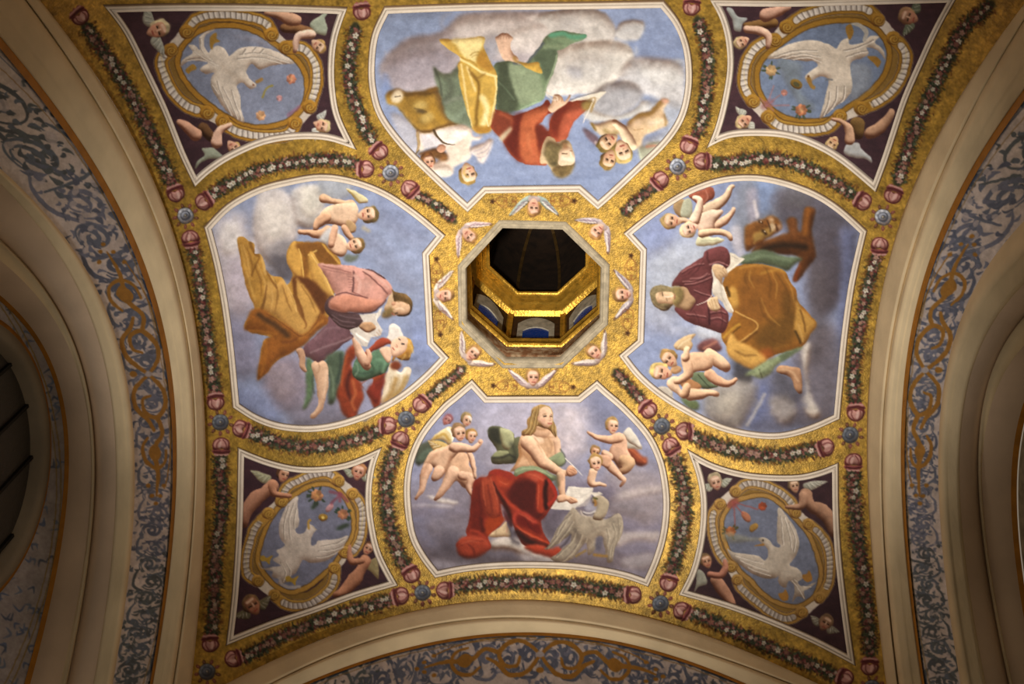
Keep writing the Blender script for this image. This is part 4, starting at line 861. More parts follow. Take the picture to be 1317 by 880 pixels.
# seated man
T(555, 10, 6.567); o = F+'seated_man/'
G((540,260,560,240,600,215,650,225,690,260,670,300,680,370,740,440,700,470,620,450,590,400,570,350), 'dcb498', o+'painted_foot', vol=.6)
for k in range(4): S((590+k*22, 225, 585+k*22, 262), 'a87c64', 5, .6, .6)
T(480, 80, 6.567)
G((510,40,560,80,640,100,700,50,740,0,840,60,860,530,780,530,700,520,640,480,600,400,580,300,540,200,520,120), '75846c', o+'green_cloak', soft=1, vol=.35, tex=.1)
S((640,150,660,240,600,330), '5c6454', 50, .6, 7); S((600,440,680,480,780,400), '90a48c', 40, .5, 6); S((620,340,720,300,780,320), '8c9484', 30, .5, 5); S((520,60,560,160,580,280), '4c5044', 14, .6, 3)
T(555, 10, 6.567)
G((530,490,600,455,700,460,760,490,840,420,900,350,960,260,1020,210,1110,195,1200,215,1300,225,1310,250,1270,280,1200,300,1120,350,1060,370,1070,410,1030,560,980,660,960,760,930,790,850,830,780,860,660,880,560,880,540,600), '788f6c', o+'green_cloak', soft=.6, vol=.35, r=6, tex=.1)
G((600,460,680,470,740,500,760,620,720,870,560,900,560,500), '47503c', o+'green_cloak', soft=4, a=.85)
G((650,480,760,490,880,540,930,620,940,760,850,800,760,820,700,700), '93a583', o+'green_cloak', soft=2.4, a=.9)
G((880,400,960,350,1060,360,1040,480,980,620,940,560,920,460,880,460), '586850', o+'green_cloak', soft=2.4, a=.9)
S((1010,230,1110,220,1200,250,1290,240), '5ca07c', 40, .8, 4); S((960,330,1100,330), '8a9c78', 30, .6, 4); S((1060,400,1020,540,960,680,950,770), 'a4b494', 7, .7, 1); S((560,620,640,700,700,780), '708468', 10, .5, 2); S((760,860,860,810,930,795), 'a4c0a0', 16, .7, 2)
S((700,470,800,460,880,380,940,300), '5c6470', 22, .7, 3)
G((740,460,820,470,905,460,920,500,940,560,880,545,800,510), 'd0a640', o+'yellow_cloak', soft=.6, vol=.4); S((700,420,720,455,790,475), 'a07828', 24, .7, 2, False)
G((70,285,90,265,200,270,330,260,400,245,450,260,445,330,480,420,520,500,555,570,555,700,540,880,530,980,500,1040,460,1060,400,1060,350,1030,330,960,300,880,270,760,240,640,225,490,245,450,230,410,140,350), 'd0a844', o+'yellow_cloak', soft=.5, vol=.35, r=4, tex=.06)
G((170,270,330,262,400,250,440,270,430,340,390,400,380,470,320,440,260,400,220,330), 'e8d48c', o+'yellow_cloak', soft=1, vol=.2)
G((400,400,440,360,480,440,520,520,470,540,400,490,380,470), 'b8862c', o+'yellow_cloak', soft=1)
S((240,430,330,480,420,540,550,580), 'f0dc90', 20, .85, 1.5); S((250,420,340,455,380,490), 'b88c30', 10, .7, 1.5); S((330,400,360,380,400,375), 'a8843c', 8, .7, 1.5); S((340,420,370,400,400,400), 'c09c54', 7, .6, 1.2)
S((250,480,270,600,290,760,330,960,360,1030), 'ecd48c', 14, .8, 2); S((300,500,340,620,370,700), 'ecd48c', 18, .7, 2.5); S((340,560,390,620,400,720,380,860,380,1000), '8c6820', 26, .75, 3.5)
S((430,760,470,860,440,980), 'f0e09c', 50, .75, 5); S((540,590,548,700,520,880,490,1000), 'f4e4a0', 14, .8, 2); S((320,520,370,590,450,560), '9c742c', 14, .6, 3)
G((345,1020,380,1000,450,1010,500,1000,510,1040,460,1064,390,1060), 'b8862c', o+'yellow_cloak', soft=1.2); S((450,900,480,1000), 'f4e8b0', 10, .8, 1.5)
# red tunic
T(620, 110, 8.225)
G((150,260,330,320,440,290,620,220,680,160,720,180,740,290,700,310,640,380,590,440,700,490,720,400,760,300,850,220,930,170,1080,150,1150,190,1100,270,1010,350,960,420,920,500,890,580,800,605,700,640,700,830,620,850,480,840,380,800,290,710,230,600,180,540,100,450,110,400,150,300), 'ac4a28', o+'red_tunic', soft=.6, vol=.4, r=6, tex=.08)
G((150,270,330,330,320,430,200,540,110,440), '8c3c24', o+'red_tunic', soft=1.6); S((200,300,300,350,320,420), 'b85834', 30, .6, 4)
G((350,310,450,300,420,440,400,560,390,700,420,810,340,760,250,640,240,580,320,440), '6c1f14', o+'red_tunic', soft=3, a=.9)
G((430,330,560,260,680,230,720,280,640,340,580,420,580,560,600,700,610,820,480,820,420,740,400,560), 'c8663a', o+'red_tunic', soft=2, vol=.3)
G((570,430,620,410,700,480,740,560,680,560,640,640,610,700,590,600), '7c2c1c', o+'red_tunic', soft=1.6)
G((750,300,880,200,960,180,900,300,830,420,800,560,740,540,720,430), '802818', o+'red_tunic', soft=2.5, a=.85)
G((850,350,920,260,1060,220,1090,270,1000,340,940,440,880,580,810,590,830,460), 'c25c3c', o+'red_tunic', soft=2.2, vol=.3)
S((660,190,760,210,700,290), '7c2018', 20, .6, 3); S((490,520,500,640,560,740), 'd87c4c', 30, .5, 5); S((540,640,560,760,600,800), 'd0643c', 36, .5, 5)
G((190,550,310,440,310,480,230,590,220,600), 'c4b494', o+'painted_cloth', soft=.8)
# face and collar
G((690,545,760,560,800,610,860,580,920,590,950,640,980,720,985,800,960,880,900,920,800,930,740,900,700,840,620,830,620,740,650,620), 'd0b890', o+'painted_neck', vol=.3)
G((690,600,740,590,820,620,870,590,920,600,880,640,830,700,820,800,800,880,740,870,680,780,660,700), '7c6c44', o+'painted_beard', soft=1.2, vol=.5, tex=.22)
G((800,860,880,820,980,820,960,900,920,960,840,985,780,960,740,900), '8c7444', o+'painted_hair', soft=1, vol=.5, tex=.22)
G((830,690,880,650,940,660,980,740,985,800,960,840,900,850,830,850,810,790), 'e4c8a8', o+'painted_head', vol=.4)
E(880, 640, 30, 40, 20, '9c6c44', None, 1.5, .8, keep=True); S((850,720,900,725), '5a4028', 10, .8, .8); S((935,700,945,750), 'f4dcc4', 16, .7, 1); S((930,690,955,690), '8c5c40', 9, .7, .8); S((850,770,960,790), 'f4e4d0', 40, .6, 3)
G((700,240,740,180,760,110,800,95,850,120,880,170,930,100,940,120,900,190,800,260,750,290,710,270), 'dcb898', o+'painted_hand', vol=.6)
for q in [(770,110,790,170),(810,110,815,165),(850,130,840,170)]: S(q, '9c7048', 7, .6, .8)
S((670,70,800,130), 'e4d8c4', 12, .7, 1.5, False); S((680,100,740,150,800,150), 'e8e0d0', 12, .7, 1.5, False)
G((930,170,1060,130,1200,80,1300,65,1316,80,1240,150,1200,200,1190,240,1150,200,1100,160), 'dcd4c4', o+'open_book', soft=.6)
S((940,150,1060,110,1200,75,1300,60), '6c645c', 8, .8, .8, False); S((950,165,1060,128,1180,90), 'ece4d4', 6, .8, .8, False)
S((1100,170,1190,130,1180,200,1150,280), 'b08c54', 14, .8, 1.2, False); G((1060,180,1120,160,1180,170,1170,250,1110,270,1060,250), 'a08444', o+'painted_hand', soft=1, vol=.6)
S((1180,140,1130,260,1070,390), 'f0e8e0', [5,10,8], .95, .5, False, o+'painted_quill')
# cherubs right
T(720, 110, 8.225); o = F+'painted_cherub_group/'
G((250,460,290,470,380,530,430,600,400,640,340,600,280,540), '7c6474', o+'painted_wing', soft=1, vol=.4); S((380,600,410,630), 'c8b4b0', 26, .6, 2)
G((330,390,400,410,540,370,600,380,640,460,620,520,540,560,460,540,400,500,350,440), 'dcc098', o+'painted_body', soft=.7, vol=.6); S((330,400,370,470), '8c6c28', 36, .7, 3); S((480,480,540,520,600,500), 'a08850', 40, .6, 5)
G((850,640,840,740,870,800,950,760,1040,680,1080,600,960,610,900,650), 'b4b8a0', o+'painted_drapery', soft=1, vol=.4); S((920,650,1000,640,1050,640), 'c08068', 24, .7, 3); S((830,670,860,760,860,800), 'c8d4b8', 16, .6, 2)
G((720,400,840,300,960,270,1060,170,1110,140,1160,160,1140,200,1100,260,1120,320,1150,400,1120,440,1000,490,900,540,860,640,780,680,700,640,640,540,600,440,560,390,620,380,700,440), 'dcbc92', o+'painted_body', soft=.7, vol=.7, r=6)
S((740,380,860,310,960,290,1060,180), '9c7428', 44, .55, 5); S((960,400,1080,380), 'ecd8bc', 60, .6, 7); S((780,470,860,460,880,460), 'a87c4c', 6, .6, 1.2); S((1110,310,1120,420), '9c7838', 16, .5, 3); E(820, 400, 50, 40, 0, 'ecceb0', None, 3, .6, keep=True)
limb((580,390, 660,460, 720,560, 770,640), [70,90,110,100], 'ecd0ae', o+'painted_arm')
E(1120, 170, 36, 22, -20, 'e0a88c', o+'painted_foot', .8)
head(660, 700, 125, 290, -.3, .2, 'd0b468', 'eccca8', o+'painted_head', o+'painted_hair')
head(520, 610, 120, 215, .4, -.2, '8c7434', 'd8b48c', o+'painted_head', o+'painted_hair')
head(520, 780, 105, 255, -.2, .2, '9c7c3c', 'e0b890', o+'painted_head', o+'painted_hair')
# ================================================================= corner panels: white doves in scrolled medallions
def disc(x, y, r, col, own, dk='7c5014', lt='e4c468', gold=.5):
    E(x, y, r, r*.95, 0, col, own, .5, vol=.7, tex=.08, gold=gold)
    t = np.linspace(0, 10, 22); q = np.stack([x+np.cos(t)*r*(.75-.062*t), y+np.sin(t)*r*(.72-.06*t)], 1)
    S(q, dk, r*.16, .65, .5); S(q+r*.09, lt, r*.1, .5, .5)
def medallion(name, key, inner, segs, w, gcol='b8862c', bg='4c303a', skyc='8791ae', hi='e8c860', flute='cdc4bc'):
    F = key+'/'
    T0 = list(_t); M_ = sky(name, F+'painted_ground', bg, .2); _t[:] = T0
    o = F+'painted_medallion'
    G(inner, 'b8aca0', None, vol=0); b, m = _clip[0]
    ic = np.array(inner, float).reshape(-1, 2).mean(0)
    for s in segs: q = np.array(s, float).reshape(-1, 2); S(q+(ic-q)*.09, '94702c', w*1.2, 1, .6, False, o+'/painted_scroll_frame'); S(s, 'beb2a6', w*1.15, 1, .6, False, o+'/painted_scroll_frame')
    ends = [p for s in segs for p in (s[:2], s[-2:])]
    for i in range(4):
        a = segs[i][-2:]; c = segs[(i+1) % 4][:2]
        S([*a, *c], 'cbbfb2', w*.9, 1, .6, False, o+'/painted_scroll_frame')
    G(inner, skyc, o+'/painted_sky', vol=0, tex=.07)
    S(list(inner)+list(inner[:4]), '6c4c1c', w*.5, 1, .8, False, o+'/painted_scroll_frame'); S(list(inner)+list(inner[:4]), gcol, w*.36, 1, .6, False, None, gold=.5)
    for s in segs:
        S(s, '5c3c1c', w*1.12, .9, .6, False, o+'/painted_scroll_frame')
        S(s, gcol, w, 1, .5, False, o+'/painted_scroll_frame', gold=.5)
        q = crv(np.array(s, float).reshape(-1, 2), False, 10); n = len(q)
        q2 = q[int(n*.12):int(n*.88)]
        S(q2[::3], '7c5820', w*.66, .9, .5, False, None, gold=.2); S(q2[::3], flute, w*.52, 1, .5, False, None)
        d = np.gradient(q2, axis=0); L = np.concatenate([[0], np.cumsum(np.hypot(*np.diff(q2, axis=0).T))])
        for t in np.arange(w*.2, L[-1], w*.42):
            p = [np.interp(t, L, q2[:, k]) for k in (0, 1)]; dd = np.array([np.interp(t, L, d[:, k]) for k in (0, 1)]); dd /= np.hypot(*dd)+1e-9
            nn = np.array([-dd[1], dd[0]])
            S([*(p-nn*w*.24), *(p+nn*w*.2+dd*w*.06)], '6c6058', w*.12, .6, .5, False)
            S([*(p-nn*w*.24+dd*w*.14), *(p+nn*w*.22+dd*w*.2)], 'f0e8dc', w*.1, .5, .5, False)
        S(q[::4]+[1.2, -w*.42], hi, w*.08, .35, .6, False)
    for x, y in ends: disc(x, y, w*.56, gcol, o+'/painted_scroll_frame', lt=hi)
    return F
def feathers(lines, c1='857a72', c2='f4ece2', w=5):
    for q in lines:
        S(q, c1, w*1.5, .6, .6); S(np.array(q, float).reshape(-1, 2)+[w*1.3, w*1.], c2, w*1.4, .6, .6)
def posy(x, y, r, c1, own, c2='f0d090', leaf=None):
    if leaf:
        for k in range(9):
            a = rng.random()*6.3; E(x+math.cos(a)*r*1.05, y+math.sin(a)*r*1.0, r*.42, r*.16, math.degrees(-a), leaf, own, .5, .9)
    for k in range(7):
        a = k*.9; E(x+math.cos(a)*r*.45, y+math.sin(a)*r*.45, r*.42, r*.34, math.degrees(-a), hx(c1)*(.8+.4*rng.random()), own, .6, .9, vol=.4)
    E(x, y, r*.3, col=c2, a=.7, soft=.7)
def puttohead(x, y, r, up, own, look=.3, nod=0, hair='a8844c', skin='dcb294', w=True, wc='a8aca0', sp=1.2):
    if w:
        for s in (-1, 1):
            A = math.radians(up+s*105); dx, dy = math.cos(A), -math.sin(A)
            A2 = math.radians(up+s*60)
            wing((x+dx*r*.5, y+dy*r*.5), (x+dx*r*1.6*sp+math.cos(A2)*r*.6, y+dy*r*1.6*sp-math.sin(A2)*r*.6), r*.8, 4, wc, '70706c', own+'/painted_wing', -s)
    head(x, y, r, up, look, nod, hair, skin, own+'/painted_head', own+'/painted_hair')
# ---------- top left
LIGHT[:] = [.2, -1]
T(170, 10, 5.4875)
F = medallion('tl', 'dove_fresco_tl', (470,165,600,125,760,130,900,180,1040,280,1170,380,1230,500,1225,650,1180,730,1100,800,960,840,830,840,700,790,560,700,440,600,350,480,320,380,345,290,400,220),
  [(385,170,460,80,620,50,800,65,940,110,985,190), (1085,280,1210,290,1290,400,1300,540,1270,640,1255,700), (1150,815,1100,890,960,910,800,890,700,850,640,800), (530,740,400,700,290,600,220,450,210,360,275,300)], 92)
o = F+'painted_dove'
cl((700,200,900,220,1050,320,1000,300,850,240), 'a6a8be', None, 16, .7); cl((400,560,560,640,500,600), '7c849c', None, 16, .6)
G((690,345,740,300,800,280,850,275,960,290,1060,330,1145,392,1060,400,960,420,900,440,850,400,820,420,810,470,850,520,880,545,860,575,830,575,780,530,740,560,765,620,770,720,795,808,740,790,680,745,640,700,600,640,560,560,565,490,580,460,520,470,480,430,540,390,460,375,400,380,345,420,360,370,430,320,400,270,440,265,480,300,475,220,520,175,590,155,520,200,510,260,540,320,560,300,600,270,650,290,680,330), 'd5c9bc', o, soft=.6, vol=.45, r=5, tex=.06)
feathers([(760,330,900,320,1100,385),(740,360,900,350,1050,390),(800,290,780,320),(870,280,850,310),(930,290,900,320),(600,520,640,640,700,760),(640,560,690,660,740,780),(700,580,730,680,770,790),(560,540,600,600),(430,300,500,350,600,400),(380,370,480,360,580,410),(480,220,490,300,560,370)])
S((640,420,720,480,800,520), 'b4a494', 40, .3, 6)
S((880,520,915,505), 'b0843c', 24, .9, .6, False, o); E(858, 548, 8, 7, 0, '8c4c2c', None, .5, .8)
G((560,200,600,180,600,220,620,240,580,260,570,300,550,260), 'b48a34', o+'/painted_foot', soft=.6); G((380,440,430,400,460,430,420,450,400,470), 'b48a34', o+'/painted_foot', soft=.6)
posy(1125, 505, 42, 'd08060', F+'painted_rose'); posy(910, 765, 42, 'd8a070', F+'painted_rose'); posy(1040, 640, 26, 'd09498', F+'painted_rose', 'e8c0c0')
S((920,630,950,570,990,550), 'a89838', 16, .8, .8, False); S((1100,760,1180,700), 'a06080', 24, .6, 2, False)
puttohead(180, 155, 82, 20, F+'painted_cherub_head', .2, 0, 'c0b088', 'd09878')
T(290, 0, 7.718); o = F+'painted_cherub'
G((840,240,930,170,980,140,1015,140,990,190,1015,270,1000,350,950,350,880,320), 'a4b09c', o+'/painted_wing', vol=.5)
limb((590,280,740,290,840,310), [90,100,70], '8c6038', o); limb((400,130,520,140,640,190,700,200), [40,90,130,110], 'd0a080', o)
limb((850,340, 740,350, 700,420, 690,510), [95,80,66,40], 'e4c0ac', o)
head(925, 455, 82, -40, .2, 0, 'b08c50', 'dcb494', o+'/painted_head', o+'/painted_hair')
T(220, 110, 5.986); o = F+'painted_cherub'
G((190,645,200,590,260,540,240,490,320,480,350,500,400,540,380,570,300,570,230,600), '98a290', o+'/painted_wing', vol=.5)
limb((250,330,310,400), [90,70], '6c4828', o); limb((60,280,120,320,190,380), [40,80,100], 'd09c80', o)
limb((460,300, 370,350, 350,440), [30,60,90], 'e0b49c', o); head(485, 475, 62, -50, .2, 0, 'ac8c50', 'd8a88c', o+'/painted_head', o+'/painted_hair')
puttohead(1160, 312, 66, -20, F+'painted_cherub_head', 0, 0, 'c8b480', 'dcaC8c'.lower(), True, 'b4b8b4', .9)
# ---------- top right
T(920, 0, 5.058)
F = medallion('tr', 'dove_fresco_tr', (440,270,560,190,700,145,850,130,980,150,1080,220,1130,320,1125,420,1080,520,980,620,860,700,760,770,640,790,500,780,400,740,320,660,275,560,275,450,320,370),
  [(465,175,580,100,720,60,860,45,980,60,1060,130), (1160,250,1235,340,1225,460,1160,580,1060,660,950,705), (810,755,720,830,580,845,450,830,390,800,345,760), (245,660,190,560,195,440,240,340,310,280,385,260)], 84, 'a87c28', skyc='7486a8')
o = F+'painted_dove'
cl((880,430,1010,440,1000,580,880,650), '98a0ac', None, 14, .6); cl((400,400,560,420,560,600,660,700,560,700), '7c8890', None, 20, .6)
G((340,382,420,320,520,278,640,265,740,290,790,320,820,270,870,250,880,290,960,280,1010,240,1070,240,1040,280,1090,320,1110,390,1060,330,990,310,1000,350,960,380,900,400,880,440,895,560,860,640,780,700,720,750,680,772,700,700,725,600,740,530,700,500,640,520,620,555,590,520,590,490,630,460,670,430,650,400,600,400,540,395,440,385), 'cfc3b4', o, soft=.6, vol=.45, r=5, tex=.06)
G((880,160,930,150,980,180,1000,220,980,270,960,270,970,220,940,180), 'b8b4ac', o, soft=.6)
feathers([(380,370,520,330,660,330),(420,380,560,350,680,370),(480,385,600,370,680,400),(740,600,730,680,700,750),(790,560,780,660,720,740),(840,560,830,640,770,700),(830,330,920,310,1030,260),(850,370,940,340,1040,320)])
S((605,510,625,560,640,570), 'a87c2c', 24, .9, .6, False, o); E(606, 498, 7, 9, 0, '7c5028', None, .5); S((720,520,760,520), '6c7480', 12, .8, 1, False)
G((850,180,880,160,900,210,880,260,860,230), 'a87c2c', o+'/painted_foot', soft=.6); G((990,370,1040,370,1080,400,1060,440,1030,410), 'a87c2c', o+'/painted_foot', soft=.6)
posy(365, 462, 44, 'd0a870', F+'painted_rose', leaf='4c5840'); posy(562, 718, 46, 'cc7c50', F+'painted_rose', leaf='4c5840'); posy(450, 605, 26, 'c88478', F+'painted_rose', 'e0b0a0')
E(530, 550, 42, 30, -40, '8c6c28', F+'painted_rose', vol=.6); E(530, 552, 24, 14, -40, '5c5838')
for q in [(330,690,380,560),(330,690,420,620),(330,690,480,685),(290,640,380,720)]: S(q, 'b0787c', 9, .7, 1, False)
E(340, 680, 50, 26, 30, 'a06068', None, 1.2, .6)
o = F+'painted_cherub'
G((75,60,110,55,150,110,210,120,180,160,165,205,125,200,110,130), 'a4acac', o+'/painted_wing', vol=.5)
limb((200,165,280,160,380,150), [40,60,60], '8c6430', o); limb((480,45,400,75,330,100), [30,70,90], 'd0a088', o)
limb((205,190, 300,205, 345,240, 340,310), [50,58,50,28], 'deb49c', o); head(175, 275, 52, 205, 0, 0, 'c0a878', 'd8ac8c', o+'/painted_head', o+'/painted_hair')
puttohead(188, 790, 55, 215, F+'painted_cherub_head', -.2, 0, 'c0a878', 'd8a484', True, 'b4b8ac', .9)
puttohead(1262, 108, 66, 160, F+'painted_cherub_head', -.2, 0, 'a88058', 'b88468', True, '68745c', 1.)
T(1030, 100, 7.718); o = F+'painted_cherub'
G((430,740,450,680,500,650,580,650,600,700,660,760,700,800,705,855,640,810,540,800,460,780), 'b0b4b8', o+'/painted_wing', vol=.5)
limb((560,460,570,560), [150,110], '7c5c2c', o); limb((900,340,860,410,780,500,690,550), [70,90,120,120], 'bc9070', o)
limb((310,410, 420,445, 480,520, 485,620), [30,50,90,100], 'ccA080'.lower(), o); head(320, 655, 78, 235, .2, 0, 'b09860', 'd4b080', o+'/painted_head', o+'/painted_hair')
# ---------- bottom left
T(300, 590, 6.567)
F = medallion('bl', 'dove_fresco_bl', (520,300,650,230,800,215,890,260,960,360,1005,460,1020,600,985,700,900,820,830,920,734,1001,634,1081,494,1131,380,1090,280,1000,210,880,215,780,270,600,370,430),
  [(410,365,450,250,570,180,700,130,810,130,890,190), (1010,300,1080,400,1090,540,1070,680,1010,780,940,790), (858,925,840,1060,730,1180,600,1240,450,1230,350,1155), (210,1035,125,980,110,850,140,720,190,580,300,465)], 96, 'b48838', bg='4a2c38', skyc='787c98', hi='f0d050', flute='b4a8a4')
o = F+'painted_dove'
G((545,320,548,420,560,560,525,600,550,640,600,630,625,590,640,560,680,570,700,610,680,640,660,690,665,740,700,730,720,700,800,690,900,680,975,655,940,740,880,800,820,850,740,880,660,885,600,860,580,870,560,920,530,970,480,1000,470,1040,420,1060,380,1060,390,1020,330,1000,340,960,300,950,240,930,220,880,260,930,340,920,400,910,340,860,390,820,370,780,440,740,400,680,390,580,420,470,470,380), 'c6bab2', o, soft=.6, vol=.45, r=6, tex=.06)
S((390,1010,410,1060,480,1085,560,1085), 'b4aCac'.lower(), 26, .8, 1, False, o)
feathers([(470,400,430,540,430,680),(510,380,470,520,480,680),(530,420,510,560,520,600),(740,740,860,720,940,680),(720,780,840,770,920,740),(700,830,800,820,880,780),(400,880,440,960,420,1040),(440,870,480,940,470,1000)])
S((640,590,635,540,650,520), 'c89c3c', 20, .9, .6, False, o); S((670,570,700,600), 'b8a890', 10, .8, .6, False)
for x, y in [(290, 850), (505, 1025)]: G((x-60,y-20,x-30,y-30,x,y-10,x+50,y-30,x+30,y+10,x+20,y+50,x-10,y+20,x-50,y+20), 'b89430', o+'/painted_foot', soft=.6)
posy(710, 315, 62, 'c08050', F+'painted_rose', 'e0b060', '3c4c3c'); posy(930, 475, 54, 'c07c58', F+'painted_rose', 'e0a060', '344c3c'); E(815, 420, 44, 24, 45, 'c08c94', F+'painted_rose', vol=.6); E(762, 500, 40, 30, 0, 'a8802c', F+'painted_rose', vol=.7); E(762, 500, 14, 12, 0, 'f0d068')
E(690, 400, 40, 20, 40, '3c4c3c', None, 1); E(930, 580, 60, 18, 20, '3c4c3c', None, 1)
for q in [(910,300,820,280),(910,300,960,360),(900,290,900,360),(900,300,830,380)]: S(q, '94485c', 26, .7, 1.5, False)
o = F+'painted_cherub'
wing((320,160), (150,105), 70, 4, 'a8a888', '6c6c54', o+'/painted_wing', -1)
limb((330,230,260,290,190,340,110,450,100,560), [110,100,130,100,50], 'bc8468', o, .9); limb((330,220, 340,290, 400,310, 480,315), [80,60,50,34], 'c08464', o)
head(415, 135, 66, 70, .8, .2, '6c4428', 'c48c6c', o+'/painted_head', o+'/painted_hair')
puttohead(1065, 118, 74, 75, F+'painted_cherub_head', -.3, 0, 'b0784c', 'd0947c', True, '98a08c', .9)
T(290, 680, 6.567)
G((1180,320,1260,250,1290,260,1300,380,1290,430,1240,380), '9c8c60', o+'/painted_wing', vol=.5)
limb((1180,270,1150,340,1090,430,1000,530,930,560), [100,80,120,90,50], 'b87c5c', o, .9); limb((1150,270, 1070,280, 1050,220, 1050,150), [60,56,46,26], 'bc8060', o)
head(1215, 175, 62, 60, -.3, 0, '5c3824', 'c48c70', o+'/painted_head', o+'/painted_hair')
puttohead(225, 655, 92, 120, F+'painted_cherub_head', .2, 0, '80603c', 'a46c4c', True, '6c6448', .9)
# ---------- bottom right, dimmer light of this corner mixed into the colours
T(890, 600, 6.567)
F = medallion('br', 'dove_fresco_br', (430,270,560,240,680,270,780,350,900,470,1000,600,1060,760,1090,900,1060,1040,1000,1130,880,1185,740,1160,600,1080,500,970,400,880,330,760,270,620,250,480,290,370,350,300),
  [(370,215,460,150,600,155,740,220,830,300,875,390), (985,490,1090,580,1150,700,1165,850,1150,990,1080,1110), (930,1235,800,1290,660,1230,520,1120,420,1030,385,960), (330,850,270,790,215,700,180,560,175,420,240,320)], 92, 'a8803c', bg='452b33', skyc='747c96', hi='e0bc50', flute='a89c94')
o = F+'painted_dove'
G((735,350,725,450,720,620,750,670,735,690,690,670,660,630,630,610,590,605,565,625,600,660,640,700,645,760,620,800,600,790,560,760,440,740,360,730,300,700,350,790,440,860,530,920,620,950,700,950,730,930,740,1000,800,1030,820,970,860,1000,870,1060,850,1150,900,1100,960,1130,950,1060,1000,1030,1050,980,980,1010,920,1010,900,980,940,940,900,870,830,840,850,800,890,740,910,640,870,520,800,420), 'bdb1a3', o, soft=.6, vol=.45, r=6, tex=.06)
feathers([(750,420,760,560,770,660),(780,430,820,560,840,700),(820,480,870,600,860,720),(360,750,480,790,600,820),(400,790,520,840,640,880),(470,850,560,890,660,920),(840,960,900,1040,940,1110),(860,950,940,1010,1010,1010)])
S((600,660,560,665,530,670), 'a8742c', [24,14,6], .9, .6, False, o); E(603, 630, 9, 9, 0, '5c5040', None, .5)
for x, y in [(785, 1090), (985, 930)]: G((x-50,y-10,x-10,y-20,x+10,y-50,x+30,y,x+30,y+40,x-10,y+50,x-40,y+30), 'b07c30', o+'/painted_foot', soft=.6)
posy(600, 340, 44, 'b84c28', F+'painted_fruit', 'd87848'); posy(330, 555, 54, 'c06c34', F+'painted_fruit', 'e09058', '5c5838'); E(460, 430, 56, 30, -50, 'b87454', F+'painted_fruit', vol=.6); E(525, 520, 44, 28, 40, 'a88038', F+'painted_fruit', vol=.6)
for q in [(350,300,560,365),(350,320,365,500),(340,300,430,400)]: S(q, 'a8504c', 9, .8, 1, False)
E(350, 315, 56, 36, 40, 'a04a4c', None, 1.2, .75); cl((280,560,480,600,600,620,480,640,300,640), '989884', None, 16, .6)
o = F+'painted_cherub'
wing((950,150), (1150,130), 60, 5, 'a8a89c', '68685c', o+'/painted_wing', 1)
limb((960,240,1000,330,1100,380,1170,470,1190,570), [110,90,130,110,60], 'a87c60', o, .9); limb((940,250, 930,330, 870,345, 800,345), [80,60,48,30], 'b08468', o)
head(862, 170, 62, 100, .4, .1, '7c6444', 'c09878', o+'/painted_head', o+'/painted_hair')
puttohead(200, 135, 74, 105, F+'painted_cherub_head', .1, -.2, 'a89878', 'c09880', True, '9ca090', .9)
T(890, 690, 6.567)
G((40,300,70,285,110,320,130,400,90,420,60,430,20,475,40,400), '98998c', o+'/painted_wing', vol=.5)
limb((200,370,250,440,300,510,345,580), [90,110,90,60], 'b07c60', o, .9); limb((150,320, 240,330, 280,270, 280,210), [50,60,56,40], 'bc7c64', o)
head(118, 215, 64, 110, .3, 0, '8c6c44', 'b88464', o+'/painted_head', o+'/painted_hair')
puttohead(1130, 735, 74, 60, F+'painted_cherub_head', 0, 0, '7c6044', '946c50', True, '7c7868', .9)
# ---------------------------------------------------------------- ray helpers: picture point -> point on the vault or on a wall
def rays(px, py):
    d = np.stack([(px-658.5)/FPX, (440-py)/FPX, np.ones_like(px)], -1); return d @ RC
def vz(x, y): r2 = x*x+y*y; return P[6]-P[7]*r2-P[8]*r2*r2
def on_vault(px, py):
    px = np.asarray(px, float); py = np.asarray(py, float); d = rays(px, py); t = 2.0/d[..., 2]
    for _ in range(12):
        x = EYE[0]+t*d[..., 0]; y = EYE[1]+t*d[..., 1]; r2 = np.minimum(x*x+y*y, 3.5)
        g = t*d[..., 2]-(P[6]-P[7]*r2-P[8]*r2*r2); gp = d[..., 2]+(2*P[7]+4*P[8]*r2)*(x*d[..., 0]+y*d[..., 1])
        t = t-g/np.where(np.abs(gp) < .2, .2, gp)
    return EYE+t[..., None]*d
def on_plane(px, py, ax, c):
    d = rays(np.asarray(px, float), np.asarray(py, float)); t = (c-EYE[ax])/d[..., ax]; return EYE+t[..., None]*d
def vnormal(q):
    x, y = q[..., 0], q[..., 1]; k = 2*P[7]+4*P[8]*(x*x+y*y); n = np.stack([k*x, k*y, np.ones_like(x)], -1); return -n/np.linalg.norm(n, axis=-1)[..., None]   # pointing down into the room
COL = scene.collection
def tag(o, label=None, cat=None, group=None, kind=None):
    if label: o['label'] = label
    if cat: o['category'] = cat
    if group: o['group'] = group
    if kind: o['kind'] = kind
    return o
